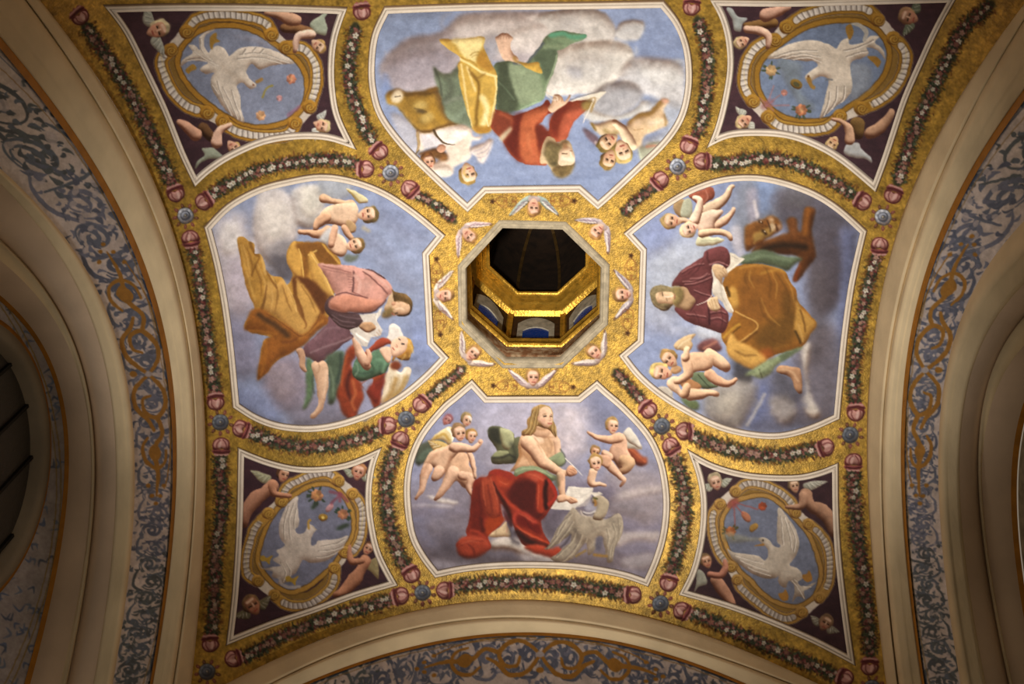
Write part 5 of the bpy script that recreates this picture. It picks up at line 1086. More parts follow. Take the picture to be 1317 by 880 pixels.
def obj(name, V, F, mat, parent=None, cols=None, smooth=True, origin=None):
    """V in world metres, one mesh object"""
    V = np.asarray(V, float); o0 = np.zeros(3) if origin is None else np.asarray(origin, float)
    me = bpy.data.meshes.new(name)
    if isinstance(F, np.ndarray):
        n, k = F.shape; me.vertices.add(len(V)); me.vertices.foreach_set('co', (V-o0).astype(np.float32).ravel())
        me.loops.add(n*k); me.loops.foreach_set('vertex_index', F.astype(np.int32).ravel()); me.polygons.add(n)
        me.polygons.foreach_set('loop_start', np.arange(0, n*k, k, dtype=np.int32)); me.polygons.foreach_set('loop_total', np.full(n, k, np.int32)); me.update(calc_edges=True)
    else: me.from_pydata([tuple(v) for v in (V-o0)], [], F); me.update()
    if cols is not None:
        a = me.color_attributes.new('pigment', 'FLOAT_COLOR', 'POINT'); a.data.foreach_set('color', np.asarray(cols, np.float32).ravel())
    if smooth: me.polygons.foreach_set('use_smooth', np.ones(len(me.polygons), bool))
    me.materials.append(mat); o = bpy.data.objects.new(name, me); COL.objects.link(o)
    if parent is not None:
        o.parent = parent; o.location = Vector(o0)-Vector(parent['_at']); o['_at'] = [float(v) for v in o0]
    else: o.location = o0; o['_at'] = [float(v) for v in o0]
    return o
def empty(name, at, parent=None):
    o = bpy.data.objects.new(name, None); COL.objects.link(o); o.empty_display_size = .1; at = [float(v) for v in at]; o['_at'] = at
    if parent is not None: o.parent = parent; o.location = Vector(at)-Vector(parent['_at'])
    else: o.location = at
    return o
# ---------------------------------------------------------------- materials
def nodes(name):
    m = bpy.data.materials.new(name); m.use_nodes = True; t = m.node_tree; return m, t, t.nodes['Principled BSDF']
def lin(c): c = hx(c); return np.where(c <= .04045, c/12.92, ((c+.055)/1.055)**2.4)
def bump(t, b, scale, dist, det=4, vec=None):
    n = t.nodes.new('ShaderNodeTexNoise'); n.inputs['Scale'].default_value = scale; n.inputs['Detail'].default_value = det
    tc = t.nodes.new('ShaderNodeTexCoord'); g = t.nodes.new('ShaderNodeNewGeometry'); t.links.new(g.outputs['Position'], n.inputs['Vector'])
    bp = t.nodes.new('ShaderNodeBump'); bp.inputs['Distance'].default_value = dist; bp.inputs['Strength'].default_value = .8
    t.links.new(n.outputs['Fac'], bp.inputs['Height']); t.links.new(bp.outputs['Normal'], b.inputs['Normal']); return n
def pigment_material():
    m, t, b = nodes('fresco_pigment'); a = t.nodes.new('ShaderNodeAttribute'); a.attribute_name = 'pigment'
    n = bump(t, b, 60, .0045, 3)
    mx = t.nodes.new('ShaderNodeMix'); mx.data_type = 'RGBA'; mx.blend_type = 'MULTIPLY'; mx.inputs[0].default_value = .22
    n2 = t.nodes.new('ShaderNodeTexNoise'); n2.inputs['Scale'].default_value = 9; n2.inputs['Detail'].default_value = 8; g = t.nodes.new('ShaderNodeNewGeometry'); t.links.new(g.outputs['Position'], n2.inputs['Vector'])
    r = t.nodes.new('ShaderNodeValToRGB'); r.color_ramp.elements[0].position = .3; r.color_ramp.elements[0].color = (.55, .5, .45, 1); r.color_ramp.elements[1].position = .62; r.color_ramp.elements[1].color = (1, 1, 1, 1)
    t.links.new(n2.outputs['Fac'], r.inputs['Fac']); t.links.new(a.outputs['Color'], mx.inputs[6]); t.links.new(r.outputs['Color'], mx.inputs[7]); t.links.new(mx.outputs[2], b.inputs['Base Color'])
    q = t.nodes.new('ShaderNodeMath'); q.operation = 'MULTIPLY'; q.inputs[1].default_value = GOLDMETAL; t.links.new(a.outputs['Alpha'], q.inputs[0]); t.links.new(q.outputs[0], b.inputs['Metallic'])
    q2 = t.nodes.new('ShaderNodeMath'); q2.operation = 'MULTIPLY_ADD'; q2.inputs[1].default_value = -.42; q2.inputs[2].default_value = .8; t.links.new(a.outputs['Alpha'], q2.inputs[0]); t.links.new(q2.outputs[0], b.inputs['Roughness'])
    b.inputs['Specular IOR Level'].default_value = .25
    return m
def plain(name, c, rough=.7, metal=0., var=.3, scale=6, bd=.004, bs=30, c2=None, emit=None):
    m, t, b = nodes(name); n = bump(t, b, bs, bd)
    n2 = t.nodes.new('ShaderNodeTexNoise'); n2.inputs['Scale'].default_value = scale; n2.inputs['Detail'].default_value = 7; g = t.nodes.new('ShaderNodeNewGeometry'); t.links.new(g.outputs['Position'], n2.inputs['Vector'])
    r = t.nodes.new('ShaderNodeValToRGB'); A = lin(c); B = lin(c2) if c2 else A*(1-var)
    r.color_ramp.elements[0].position = .32; r.color_ramp.elements[0].color = (*B, 1); r.color_ramp.elements[1].position = .6; r.color_ramp.elements[1].color = (*A, 1)
    t.links.new(n2.outputs['Fac'], r.inputs['Fac']); t.links.new(r.outputs['Color'], b.inputs['Base Color']); b.inputs['Roughness'].default_value = rough; b.inputs['Metallic'].default_value = metal; b.inputs['Specular IOR Level'].default_value = .3
    if emit: b.inputs['Emission Color'].default_value = (*lin(emit[0]), 1); b.inputs['Emission Strength'].default_value = emit[1]
    return m
GOLDMETAL = .38
MP = pigment_material()
M_STUC = plain('cream_stucco', 'd6c29e', .75, var=.16, scale=3, bd=.003, bs=20)
M_STUC2 = plain('pale_stucco', 'cdb69e', .8, var=.18, scale=2, bd=.003, bs=20)
M_LINE = plain('ochre_line_paint', 'a8701c', .6, .15, var=.25, scale=9)
M_GILT = plain('gilt_moulding', 'd8a840', .35, .62, var=.4, scale=14, bd=.006, bs=40)
M_STONE = plain('grey_painted_stone', 'b0a48c', .7, var=.35, scale=14)
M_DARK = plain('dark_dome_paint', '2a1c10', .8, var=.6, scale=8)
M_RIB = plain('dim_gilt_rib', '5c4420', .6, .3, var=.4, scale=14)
M_BLUE = plain('blue_dusk_glass', '10245c', .25, var=.4, scale=5, emit=('24448c', .22))
M_WHITE = plain('white_plaster', 'b8ae98', .8, var=.4, scale=14)
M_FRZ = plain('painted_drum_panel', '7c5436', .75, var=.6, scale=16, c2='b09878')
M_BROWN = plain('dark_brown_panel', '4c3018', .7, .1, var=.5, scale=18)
M_GLASS = plain('dark_window_glass', '3c3834', .35, var=.3, scale=2)
M_BAR = plain('iron_bar', '14120e', .6, .3)
M_REVEAL = plain('window_reveal_plaster', '8c8272', .85, var=.2, scale=3)
# ---------------------------------------------------------------- side arches: curves measured in the picture, rebuilt as arcs on upright planes
CUR = {
 'L': [[(48,0),(85,42),(145,135),(200,230),(230,320),(250,430),(263,540),(266,600),(265,640),(262,705),(254.5,793),(245.5,880)],
       [(30,0),(75,57),(140,160),(190,250),(220,350),(240,430),(250,590),(250,640),(248,690),(235,800),(222,880)],
       [(0,57),(75,140),(150,250),(198,385),(215,470),(227,565),(229,640),(221,720),(210,800),(192,880)],
       [(0,215),(50,255),(95,325),(125,385),(148,440),(172,555),(176,620),(175,660),(165,760),(137,880)],
       [(0,240),(50,285),(100,370),(122,440),(142,515),(150,590),(150,640),(147,680),(135,790),(115,880)],
       [(0,310),(50,370),(83,440),(107,505),(118,580),(118,640),(107,750),(75,880)],
       [(0,372),(40,440),(70,505),(82,590),(82,630),(75,720),(50,810),(22,880)]],
 'R': [[(1315,10),(1230,135),(1180,220),(1145,330),(1122,440),(1116,530),(1114,590),(1116,640),(1125,750),(1139,880)],
       [(1317,37),(1265,110),(1220,200),(1185,290),(1162,380),(1146,440),(1135,560),(1134,640),(1142,765),(1155,865)],
       [(1317,122),(1280,165),(1235,240),(1200,320),(1175,430),(1166,470),(1157,580),(1162,680),(1177,810),(1187,880)],
       [(1317,280),(1280,320),(1250,380),(1233,440),(1212,515),(1205,600),(1207,680),(1217,765),(1242,880)],
       [(1317,350),(1295,385),(1267,450),(1245,515),(1232,590),(1235,680),(1250,780),(1270,880)],
       [(1330,380),(1305,440),(1272,515),(1262,600),(1265,690),(1280,780),(1307,880)],
       [(1340,480),(1317,540),(1309,605),(1309,665),(1317,740)]],
 'B': [[(294.5,880),(349,850),(400,828.6),(457,804.7),(514,791),(571,779.6),(628,774),(690,771.6),(748,777),(794,786),(862,804.7),(930.6,825),(980,843),(1045,880)],
       [(350,880),(400,857),(468,825),(536.7,809),(605,799),(676,796),(771,804.7),(839.5,819.5),(907.8,841),(980,866)],
       [(400,876),(457,853.6),(536.7,829.7),(605,818),(676,815),(771,820.6),(839.5,835.4),(907.8,859),(953,877.5)]]}
AX = {'L': (0, -1), 'R': (0, 1), 'B': (1, -1), 'T': (1, 1)}
def pcurve(side, k):
    a = np.array(CUR[side][k], float); i, j = (1, 0) if side in 'LR' else (0, 1)
    return np.polynomial.Polynomial.fit(a[:, i], a[:, j], 4 if len(a) > 6 else 2), a[:, i].min(), a[:, i].max()
def arc(side, k, t, c):
    """even curve z(s) on the upright plane at distance c, through the picture curve interpolated between k and k+1"""
    p0, a0, b0 = pcurve(side, k); k1 = min(k+1, len(CUR[side])-1) if t else k; p1, a1, b1 = pcurve(side, k1)
    q = np.linspace(max(a0, a1), min(b0, b1), 40); v = p0(q)*(1-t)+p1(q)*t
    px, py = (v, q) if side in 'LR' else (q, v); ax, sg = AX[side]
    X = on_plane(px, py, ax, sg*c); s = X[:, 1-ax]; z = X[:, 2]
    A = np.stack([np.ones_like(s), s, s**2], 1)
    if k <= 2: A = np.concatenate([A, (s**3)[:, None]], 1)
    r = np.linalg.lstsq(A, z, rcond=None)[0]; return np.pad(r, (0, 4-len(r)))
_ac = {}; EV = np.array([1, 0, 1, 0.])
def arcs(side, k, t, c):
    key = (side, k, t, c)
    if key not in _ac:
        if side in 'LR' or (side == 'B' and k <= 1) or (side == 'B' and k == 2 and t == 0): _ac[key] = arc(side, k, t, c)
        elif side == 'B':
            base = arcs('B', 2, 0, 1.0); ref = (arcs('L', 2, 0, 1.0)+arcs('R', 2, 0, 1.0))/2; _ac[key] = ((arcs('L', k, t, c)+arcs('R', k, t, c))/2+(base-ref))*EV
        else: _ac[key] = (arcs('L', k, t, c)+arcs('R', k, t, c))/2*EV
    return _ac[key]
def station(side, k, t, c, n=90):
    a = arcs(side, k, t, c); s = np.linspace(-1.0, 1.09 if side in 'LR' else 1.0, n); z = a[0]+a[1]*s+a[2]*s**2+a[3]*s**3; ax, sg = AX[side]
    if side == 'T': c = c+.07
    o = np.zeros((n, 3)); o[:, ax] = sg*c; o[:, 1-ax] = s; o[:, 2] = z; return o
def loft(name, sts, mat, parent=None, n=90):
    R = [q if isinstance(q, np.ndarray) else q for q in sts]; n = len(R[0]); V = W(np.concatenate(R)); F = []
    i = np.arange(n-1)
    for j in range(len(R)-1): F.append(np.stack([i+j*n, i+1+j*n, i+1+(j+1)*n, i+(j+1)*n], 1))
    return obj(name, V, np.concatenate(F), mat, parent)
SIDE = {'L': 'left', 'R': 'right', 'B': 'front', 'T': 'back'}
for sd in 'LRBT':
    st = lambda k, t, c: station(sd, k, t, c)
    a = st(0, 0, .985); up = a.copy(); ax, sg = AX[sd]; up[:, ax] = sg*1.05; up[:, 2] += .03
    arch = empty('wall_'+SIDE[sd], W(a[45])); tag(arch, kind='structure')
    loft('outer_moulding', [up, a, st(0, .12, .978), st(0, .3, .978), st(0, .8, .984), st(0, .92, .984), st(1, 0, .994)], M_STUC, arch)
    loft('inner_moulding', [st(1, 0, .994), st(1, .08, .986), st(1, .3, .986), st(1, .36, .990), st(1, .6, .990), st(1, .66, .995), st(1, .95, .995), st(2, 0, 1.0)], M_STUC, arch)
    ol = st(2, 0, .999); ol2 = ol.copy(); ol2[:, 2] -= .014 if sd == 'B' else .03; loft('ochre_line', [ol, ol2], M_LINE, arch)
    loft('edge_moulding', [st(3, 0, 1.0), st(3, .05, .990), st(3, .35, .990), st(3, .42, .998), st(3, .85, 1.0), st(4, 0, 1.02)], M_STUC, arch)
    loft('arch_soffit', [st(4, 0, 1.02), st(4, .5, 1.05), st(4, .85, 1.09)], M_STUC2, arch)
    loft('bead', [st(4, .85, 1.09), st(4, .92, 1.075), st(5, 0, 1.085), st(5, .04, 1.09)], M_STUC, arch)
    loft('inner_soffit', [st(5, .04, 1.09), st(5, .5, 1.12), st(5, .84, 1.15)], M_STUC2, arch)
    loft('inner_ochre_line', [st(5, .84, 1.15), st(6, 0, 1.16)], M_LINE, arch)
# ---------------------------------------------------------------- painted friezes on the arches and the lunettes (drawn in the same canvas)
def band(side, k0, k1, q, v):
    ax = 0 if side in 'LR' else 1
    f0 = _bc[(side, k0)]; f1 = _bc[(side, k1)]; a = f0(q)*(1-v)+f1(q)*v
    return (a, q) if side in 'LR' else (q, a)
_bc = {}
for sd in 'LR':
    for k in range(7): _bc[(sd, k)] = pcurve(sd, k)[0]
_bc[('B', 2)] = pcurve('B', 2)[0]; _bc[('B', 3)] = lambda q: _bc[('B', 2)](q)+62
def frieze(side, q0, q1, g0, g1):
    T(); key = 'frieze_'+SIDE[side]; qs = np.linspace(q0, q1, 60)
    ed = [band(side, 2, 3, q, -.15) for q in qs]+[band(side, 2, 3, q, 1.14) for q in qs[::-1]]
    G([v for p in ed for v in p], 'd0c8c8', key, sm=False, tex=.06)
    reg = (OWN == oid(key)).astype(np.float32)
    _cur[0] = oid(key)
    M = lambda pts: [v for q, w_ in pts for v in band(side, 2, 3, q, w_)]
    q = q0; sgn = 1; U = rng.random
    wd = lambda q: abs(np.hypot(*(np.array(band(side, 2, 3, q, 1))-np.array(band(side, 2, 3, q, 0)))))*.75
    while q < q1:
        w_ = wd(q); R = .30; cv = .5+.06*sgn; pal = ('6f7c98', '7c86a4', '64708e') if g0-60 < q < g1+60 else ('66747f', '6a7a90', '5c6874'); c = pal[int(U()*3)]
        f_ = min(1., 60/w_)
        for R0, o in ((R, 0), (R*.62, .06)):
            th = np.linspace(0, 7.5, 26); rr = R0*(1-.1*th); sp = [(q+w_*rr[i]*math.cos(th[i]*sgn+1), cv+o+rr[i]*math.sin(th[i]*sgn+1)*.95) for i in range(26)]
            S(M(sp), c, np.array([.03, .09, .11, .05])*w_*f_, .85, .6)
        S(M([(q-w_*.45, .5-.3*sgn), (q-w_*.2, .5-.42*sgn), (q+w_*.2, .5-.36*sgn), (q+w_*.45, .5+.3*sgn)]), c, np.array([.04, .12, .05])*w_*f_, .85, .6)
        for _ in range(int(24/f_**1.6)):
            a = U()*6.3; r_ = .1+.5*U(); x, y = q+w_*r_*math.cos(a), .5+r_*math.sin(a); b_ = a+(1.1+.8*U())*sgn; c2 = pal[int(U()*3)]; l = (.5+U())*f_
            S(M([(x, y), (x+w_*.07*l*math.cos(b_), y+.07*l*math.sin(b_)), (x+w_*.15*l*math.cos(b_+.7), y+.15*l*math.sin(b_+.7))]), c2, np.array([.02, .06+.07*U(), .015])*w_*f_, .85, .5)
        for _ in range(5):
            x, y = q+w_*(U()-.5)*.8, .12+.76*U(); E(*band(side, 2, 3, x, y), w_*.05, w_*.07, U()*180, 'c4bec6', None, .6, .8, keep=True)
        q += w_*.58; sgn = -sgn
    for w_, c_, l_ in ((.07, '6c7890', 1.4), (.14, 'a88a58', 1.2)): S(M([(q, w_) for q in np.linspace(q0, q1, 40)]), c_, l_, .75, .4)
    gc = (g0+g1)/2; h = (g1-g0)/2; g = 'b8842c'
    for s in (-1, 1):
        z = lambda a, b: (gc+s*a*h, b)
        S(M([z(0, .45), z(.12, .2), z(.24, .18), z(.34, .4), z(.3, .66), z(.2, .68), z(.17, .5)]), g, [4, 6, 6, 5, 3], .95, .5)
        S(M([z(0, .45), z(.12, .82), z(.26, .86), z(.36, .62), z(.44, .5)]), g, [4, 6.5, 6, 4], .95, .5)
        S(M([z(.34, .4), z(.46, .3), z(.56, .48), z(.66, .5), z(.8, .46), z(.96, .5)]), g, [6, 5, 7, 6, 2], .95, .5)
        S(M([z(.5, .66), z(.58, .8), z(.68, .74), z(.74, .5), z(.7, .3), z(.6, .24)]), g, [3, 5, 5, 4, 3], .9, .5)
        G(M([z(.62, .36), z(.7, .5), z(.62, .66), z(.55, .5)]), g, None, soft=.5)
        for a, b in ((.96, .4), (.96, .6), (1.02, .5), (.88, .3), (.88, .7)): E(*band(side, 2, 3, gc+s*a*h, b), 3.2, 2.6, 0, g, None, .5)
        S(M([z(.4, .1), z(.55, .12), z(.75, .2), z(.9, .3)]), g, 1.6, .8, .4); S(M([z(.04, .1), z(.2, .06), z(.4, .1)]), g, 1.6, .8, .4)
    E(*band(side, 2, 3, gc, .45), 5, 4, 0, 'b8b4bc', None, .6); E(*band(side, 2, 3, gc, .78), 5, 4, 0, g, None, .6)
    return key
frieze('L', -60, 940, 318, 645); frieze('R', 60, 940, 308, 645); frieze('B', 330, 1030, 540, 850)
# lunette of the left wall: window ring fitted from the picture
RINGP = np.array([(30, 440), (55, 490), (70, 560), (67, 625), (45, 700), (0, 765)], float)
Xr = on_plane(RINGP[:, 0], RINGP[:, 1], 0, -1.16); A_ = np.stack([2*Xr[:, 1], 2*Xr[:, 2], np.ones(6)], 1); c_ = np.linalg.lstsq(A_, Xr[:, 1]**2+Xr[:, 2]**2, rcond=None)[0]
WR = math.sqrt(max(c_[2]+c_[0]**2+c_[1]**2, .01)); WC = (.09, 1.705); WR = .312
T(); _cur[0] = 0
G([v for q in np.linspace(300, 960, 40) for v in band('L', 5, 6, q, .6)]+[-200, 960, -200, 300], 'a8a4ac', 'lunette_left', sm=False, tex=.06)
for i in range(150):
    y = 390+rng.random()*500; x = rng.random()*90-10; a = rng.random()*6.3; r_ = 4+rng.random()*7
    S([x, y, x+r_*math.cos(a), y+r_*math.sin(a), x+r_*1.4*math.cos(a+.9), y+r_*1.4*math.sin(a+.9)], ['6478a4', '5c6c8c', '7084a8'][i % 3], [1, 3.4, .8], .85, .5)
S([v for q in np.linspace(300, 930, 30) for v in band('L', 5, 6, q, 1.14)], 'a08440', 1.4, .8, .4); S([v for q in np.linspace(300, 930, 30) for v in band('L', 5, 6, q, 1.3)], 'a08440', 1.2, .8, .4)
ground_done = True
# ---------------------------------------------------------------- picture canvas -> meshes that tile the vault, one per painted thing
deco(); finish()
gx = np.concatenate([np.arange(-212, -4, 8), np.arange(-4, 1322, 1), np.arange(1326, 1534, 8)]).astype(float)
gy = np.concatenate([np.arange(-212, -4, 8), np.arange(-4, 885, 1), np.arange(892, 1092, 8)]).astype(float)
XX, YY = np.meshgrid(gx, gy)
ci = np.clip(((gx[:-1]+gx[1:])/2-OX).astype(int), 0, CW-1); cj = np.clip(((gy[:-1]+gy[1:])/2-OY).astype(int), 0, CH-1)
own = OWN[cj][:, ci].copy()
vi = (gx-OX).astype(int); vj = (gy-OY).astype(int); colv = CV[vj][:, vi].copy()
colv[..., :3] = np.where(colv[..., :3] <= .04045, colv[..., :3]/12.92, ((colv[..., :3]+.055)/1.055)**2.4)
colv[..., :3] *= PAINT
QV = on_vault(XX, YY)
ccx = (gx[:-1]+gx[1:])/2; ccy = (gy[:-1]+gy[1:])/2; CX, CY = np.meshgrid(ccx, ccy)
inv = (np.abs(QV[..., 0]) < 1.035) & (QV[..., 1] > -1.03) & (QV[..., 1] < 1.1) & (QV[..., 2] > .5)
incell = inv[:-1, :-1] & inv[1:, :-1] & inv[:-1, 1:] & inv[1:, 1:]
lim = (CX > _bc[('L', 0)](CY)-1.2) & (CX < pcurve('R', 0)[0](np.maximum(CY, 8))+1.2) | (CY < 0); limb_ = (CY < pcurve('B', 0)[0](np.clip(CX, 290, 1045))+1.2)
lim = np.where((CY >= 0) & (CY <= 880), lim & limb_, True)
OCT = np.array([(643,284),(727,286),(782,340),(780,415),(723,470),(647.5,470),(592,416),(591,341)], float)
oc = OCT.mean(0); octin = np.ones_like(CX, bool)
for i in range(8):
    a, b = OCT[i], OCT[(i+1) % 8]; octin &= ((b[0]-a[0])*(CY-a[1])-(b[1]-a[1])*(CX-a[0])) > 3*np.hypot(*(b-a))
vault = incell & lim & ~octin
wallk = {k: oid(k) for k in ('frieze_left', 'frieze_right', 'frieze_front', 'lunette_left')}
iswall = np.isin(own, list(wallk.values()))
def islands(mask):
    H, Wd = mask.shape; lab = np.zeros(mask.shape, np.int32); n = 0; pts = set(zip(*np.nonzero(mask)))
    out = []
    while pts:
        s = pts.pop(); st_ = [s]; comp = [s]
        while st_:
            y, x = st_.pop()
            for q in ((y+1, x), (y-1, x), (y, x+1), (y, x-1)):
                if q in pts: pts.remove(q); st_.append(q); comp.append(q)
        out.append(np.array(comp))
    return out
def patch(name, cells, pos, mat, parent=None, thick=False):
    j, i = cells[:, 0], cells[:, 1]; nx = len(gx)
    q = np.stack([j*nx+i, j*nx+i+1, (j+1)*nx+i+1, (j+1)*nx+i], 1); u, inv_ = np.unique(q, return_inverse=True); F = inv_.reshape(-1, 4)
    Vp = W(pos.reshape(-1, 3)[u]); org = Vp.mean(0)
    return obj(name, Vp, F, mat, parent, colv.reshape(-1, 4)[u], True, org)
SPLIT = ('painted_head', 'painted_hair', 'painted_arm', 'painted_leg', 'painted_wing', 'painted_foot', 'painted_rose', 'painted_fruit', 'painted_cherub_head', 'painted_cherub', 'painted_horn', 'painted_body', 'painted_hand')
own_v = np.where(vault & ~iswall, own, -1)
EXEMPT = ('painted_sky', 'painted_ground', 'painted_scroll_frame')
for i, nm in enumerate(OWNERS):      # stray specks go to whatever lies next to them
    if i == 0 or '/' not in nm or nm.split('/')[-1] in EXEMPT: continue
    cs = sorted(islands(own_v == i), key=lambda c: -len(c))
    for c in cs[1:]:
        if len(c) < 25: k = c[c[:, 1].argmin()]; own_v[c[:, 0], c[:, 1]] = own_v[k[0], k[1]-1]
ceil = patch('ceiling', np.argwhere(own_v <= 0) if False else np.argwhere((own_v == 0) | (own_v == oid('ceiling'))), QV, MP); tag(ceil, kind='structure')
LAB = {
 'bottom_fresco': ('evangelist_fresco', 'fresco below the oculus: bare-chested long-haired youth in red cloak writing beside a pale eagle'),
 'top_fresco': ('evangelist_fresco', 'upside-down fresco above the oculus: bearded man in red, green and yellow with an ox'),
 'left_fresco': ('evangelist_fresco', 'fresco left of the oculus: man in pink tunic and yellow cloak beside an angel'),
 'right_fresco': ('evangelist_fresco', 'fresco right of the oculus: bearded man in dark red and ochre with a lion'),
 'dove_fresco_tl': ('corner_fresco', 'upper left corner fresco with a diving white dove in a gold scrolled oval'),
 'dove_fresco_tr': ('corner_fresco', 'upper right corner fresco with a white dove flying down beside two roses'),
 'dove_fresco_bl': ('corner_fresco', 'lower left corner fresco with a white dove rising toward flowers with green leaves'),
 'dove_fresco_br': ('corner_fresco', 'lower right corner fresco with a white dove facing left below red fruit')}
HEADS = ['upside-down winged cherub head with teal wings at the upper edge of the oculus', 'winged cherub head at the upper right corner of the oculus', 'winged cherub head on its side at the right edge of the oculus', 'winged cherub head at the lower right corner of the oculus', 'upright winged cherub head just below the oculus', 'winged cherub head at the lower left corner of the oculus', 'winged cherub head with pale wings at the left edge of the oculus', 'winged cherub head at the upper left corner of the oculus']
for i, h in enumerate(HEADS): LAB['winged_head_%d' % i] = ('winged_cherub_head', h)
GL_ = dict(g_top_left='white-flowered garland along the left edge of the ox panel', g_top_right='pink and white garland along the right edge of the ox panel', g_oct_tl='short fading garland between the ox panel and the yellow-cloaked man panel', g_oct_tr='short white-flowered garland between the ox panel and the lion panel', g_oct_bl='short dark garland between the angel panel and the eagle panel', g_oct_br='short dark garland between the lion panel and the eagle panel', g_left_top='curved white-flowered garland above the yellow-cloaked man panel', g_right_top='curved white-flowered garland above the lion panel', g_left_bottom='curved dark garland under the panel with the angel', g_right_bottom='curved pinkish garland under the lion panel', g_bottom_left='dark curved garland left of the eagle panel', g_bottom_right='dark curved garland right of the eagle panel', g_bottom='long garland of small flowers under the eagle panel', g_left_edge='garland between the yellow-cloaked man panel and the left arch', g_right_edge='garland between the lion panel and the right arch', g_bl_left='straight dark garland between the lower left dove panel and the left arch', g_bl_bottom='slanting garland under the lower left dove panel', g_br_bottom='slanting garland under the lower right dove panel', g_br_right='straight dark garland between the lower right dove panel and the right arch', g_tl_left='shaded garland between the upper left dove panel and the left arch', g_tr_right='shaded white-flowered garland between the upper right dove panel and the right arch')
for k, v in GL_.items(): LAB[k] = ('flower_garland', v)
NODE = {'u': 'upper', 'l': 'lower'}
RL = dict(ul='pale rosette at the upper left corner crossing of the gilded bands', ur='pale rosette at the upper right corner crossing of the gilded bands', ll='dark blue-grey rosette at the lower left crossing of the gilded bands', lr='dark blue-grey rosette at the lower right crossing of the gilded bands', lu='rosette by the left arch above the yellow-cloaked man panel', ld='rosette by the left arch below the yellow-cloaked man panel', ru='rosette by the right arch above the lion panel', rd='rosette by the right arch below the lion panel', bl='rosette at the lower left corner of the eagle panel', br='rosette at the lower right corner of the eagle panel', cl='rosette in the bottom left corner of the vault', cr='rosette in the bottom right corner of the vault')
for k, v in RL.items(): LAB['r_'+k] = ('rosette', v)
NEAR = dict(ul='pale rosette between the ox and yellow-cloak panels', ur='pale rosette between the ox and lion panels', ll='dark rosette between the angel and eagle panels', lr='dark rosette between the lion and eagle panels', lu='rosette by the left arch above the yellow-cloaked man', ld='rosette by the left arch below the yellow-cloaked man', ru='rosette by the right arch above the lion panel', rd='rosette by the right arch below the lion panel', bl='rosette at the eagle panel\'s lower left corner', br='rosette at the eagle panel\'s lower right corner', cl='rosette in the bottom left vault corner', cr='rosette in the bottom right vault corner')
RP = {k[2:]: (x, y) for k, x, y in RO}
for k, x, y, a in PO:
    p = k.split('_')
    if p[1] in RP:
        dx, dy = x-RP[p[1]][0], y-RP[p[1]][1]; w_ = ('left of' if dx < 0 else 'right of') if abs(dx) > 1.6*abs(dy) else ('above' if dy < 0 else 'below') if abs(dy) > 1.6*abs(dx) else (('above' if dy < 0 else 'below')+(' left of' if dx < 0 else ' right of'))
        LAB[k] = ('pomegranate', 'split pink fruit %s the %s' % (w_, NEAR[p[1]]))
LAB['p_tl'] = ('pomegranate', 'single split fruit at the top edge left of the ox panel'); LAB['p_tr'] = ('pomegranate', 'single split fruit at the top edge right of the ox panel'); LAB['p_tc'] = ('pomegranate', 'single shaded fruit at the far upper left end of the garland')
CAT = {'evangelist_fresco': 'fresco', 'corner_fresco': 'fresco', 'winged_cherub_head': 'cherub', 'flower_garland': 'garland', 'rosette': 'rosette', 'pomegranate': 'fruit'}
GRP = {'evangelist_fresco': 'large fresco panels of the vault', 'corner_fresco': 'dove panels in the vault corners', 'winged_cherub_head': 'winged heads around the oculus', 'flower_garland': 'painted garlands on the gilded bands', 'rosette': 'rosettes where the gilded bands cross', 'pomegranate': 'split fruits beside the rosettes'}
ROOT = {}; cells_of = {}
order = np.argsort(own_v.ravel(), kind='stable'); sv = own_v.ravel()[order]; st0 = np.searchsorted(sv, np.arange(len(OWNERS)+1))
for i, nm in enumerate(OWNERS):
    if i == 0 or nm in ('ceiling',) or nm in wallk: continue
    ix = order[st0[i]:st0[i+1]]
    if len(ix): cells_of[nm] = np.stack(np.unravel_index(ix, own_v.shape), 1)
roots = []
for nm in cells_of:
    if nm.split('/')[0] not in roots: roots.append(nm.split('/')[0])
MID = {}
def centre(keys):
    c = np.concatenate([cells_of[k] for k in keys]); m_ = c.mean(0).astype(int); return W(QV[m_[0], m_[1]])
def comps_of(k):
    if k.split('/')[-1] in EXEMPT: return [cells_of[k]]
    msk = np.zeros(own_v.shape, bool); msk[cells_of[k][:, 0], cells_of[k][:, 1]] = True
    cs = sorted(islands(msk), key=lambda c: -len(c)); return [cs[0]]+[c for c in cs[1:] if len(c) >= 8]
for rt in roots:
    name, label = LAB[rt]; keys = [k for k in cells_of if k.split('/')[0] == rt]
    if keys == [rt]: o = patch(name, cells_of[rt], QV, MP)
    else: o = empty(name, centre(keys))
    tag(o, label, CAT[name], GRP[name]); ROOT[rt] = o
    for k in keys:
        p = k.split('/')
        if len(p) == 1: continue
        mk = rt+'/'+p[1]
        if mk not in MID:      # one parent object for each separate figure
            if mk in cells_of: MID[mk] = [(patch(p[1], c, QV, MP, o), c.mean(0)) for c in comps_of(mk)]
            elif p[1] == 'painted_cherub_head': MID[mk] = [(empty(p[1], W(QV[tuple(c.mean(0).astype(int))]), o), c.mean(0)) for c in comps_of(mk+'/painted_head')]
            else: MID[mk] = [(empty(p[1], centre([q for q in keys if q.startswith(mk+'/')]), o), np.zeros(2))]
        if len(p) == 3:
            for c in comps_of(k): patch(p[-1], c, QV, MP, min(MID[mk], key=lambda t: np.hypot(*(t[1]-c.mean(0))))[0])
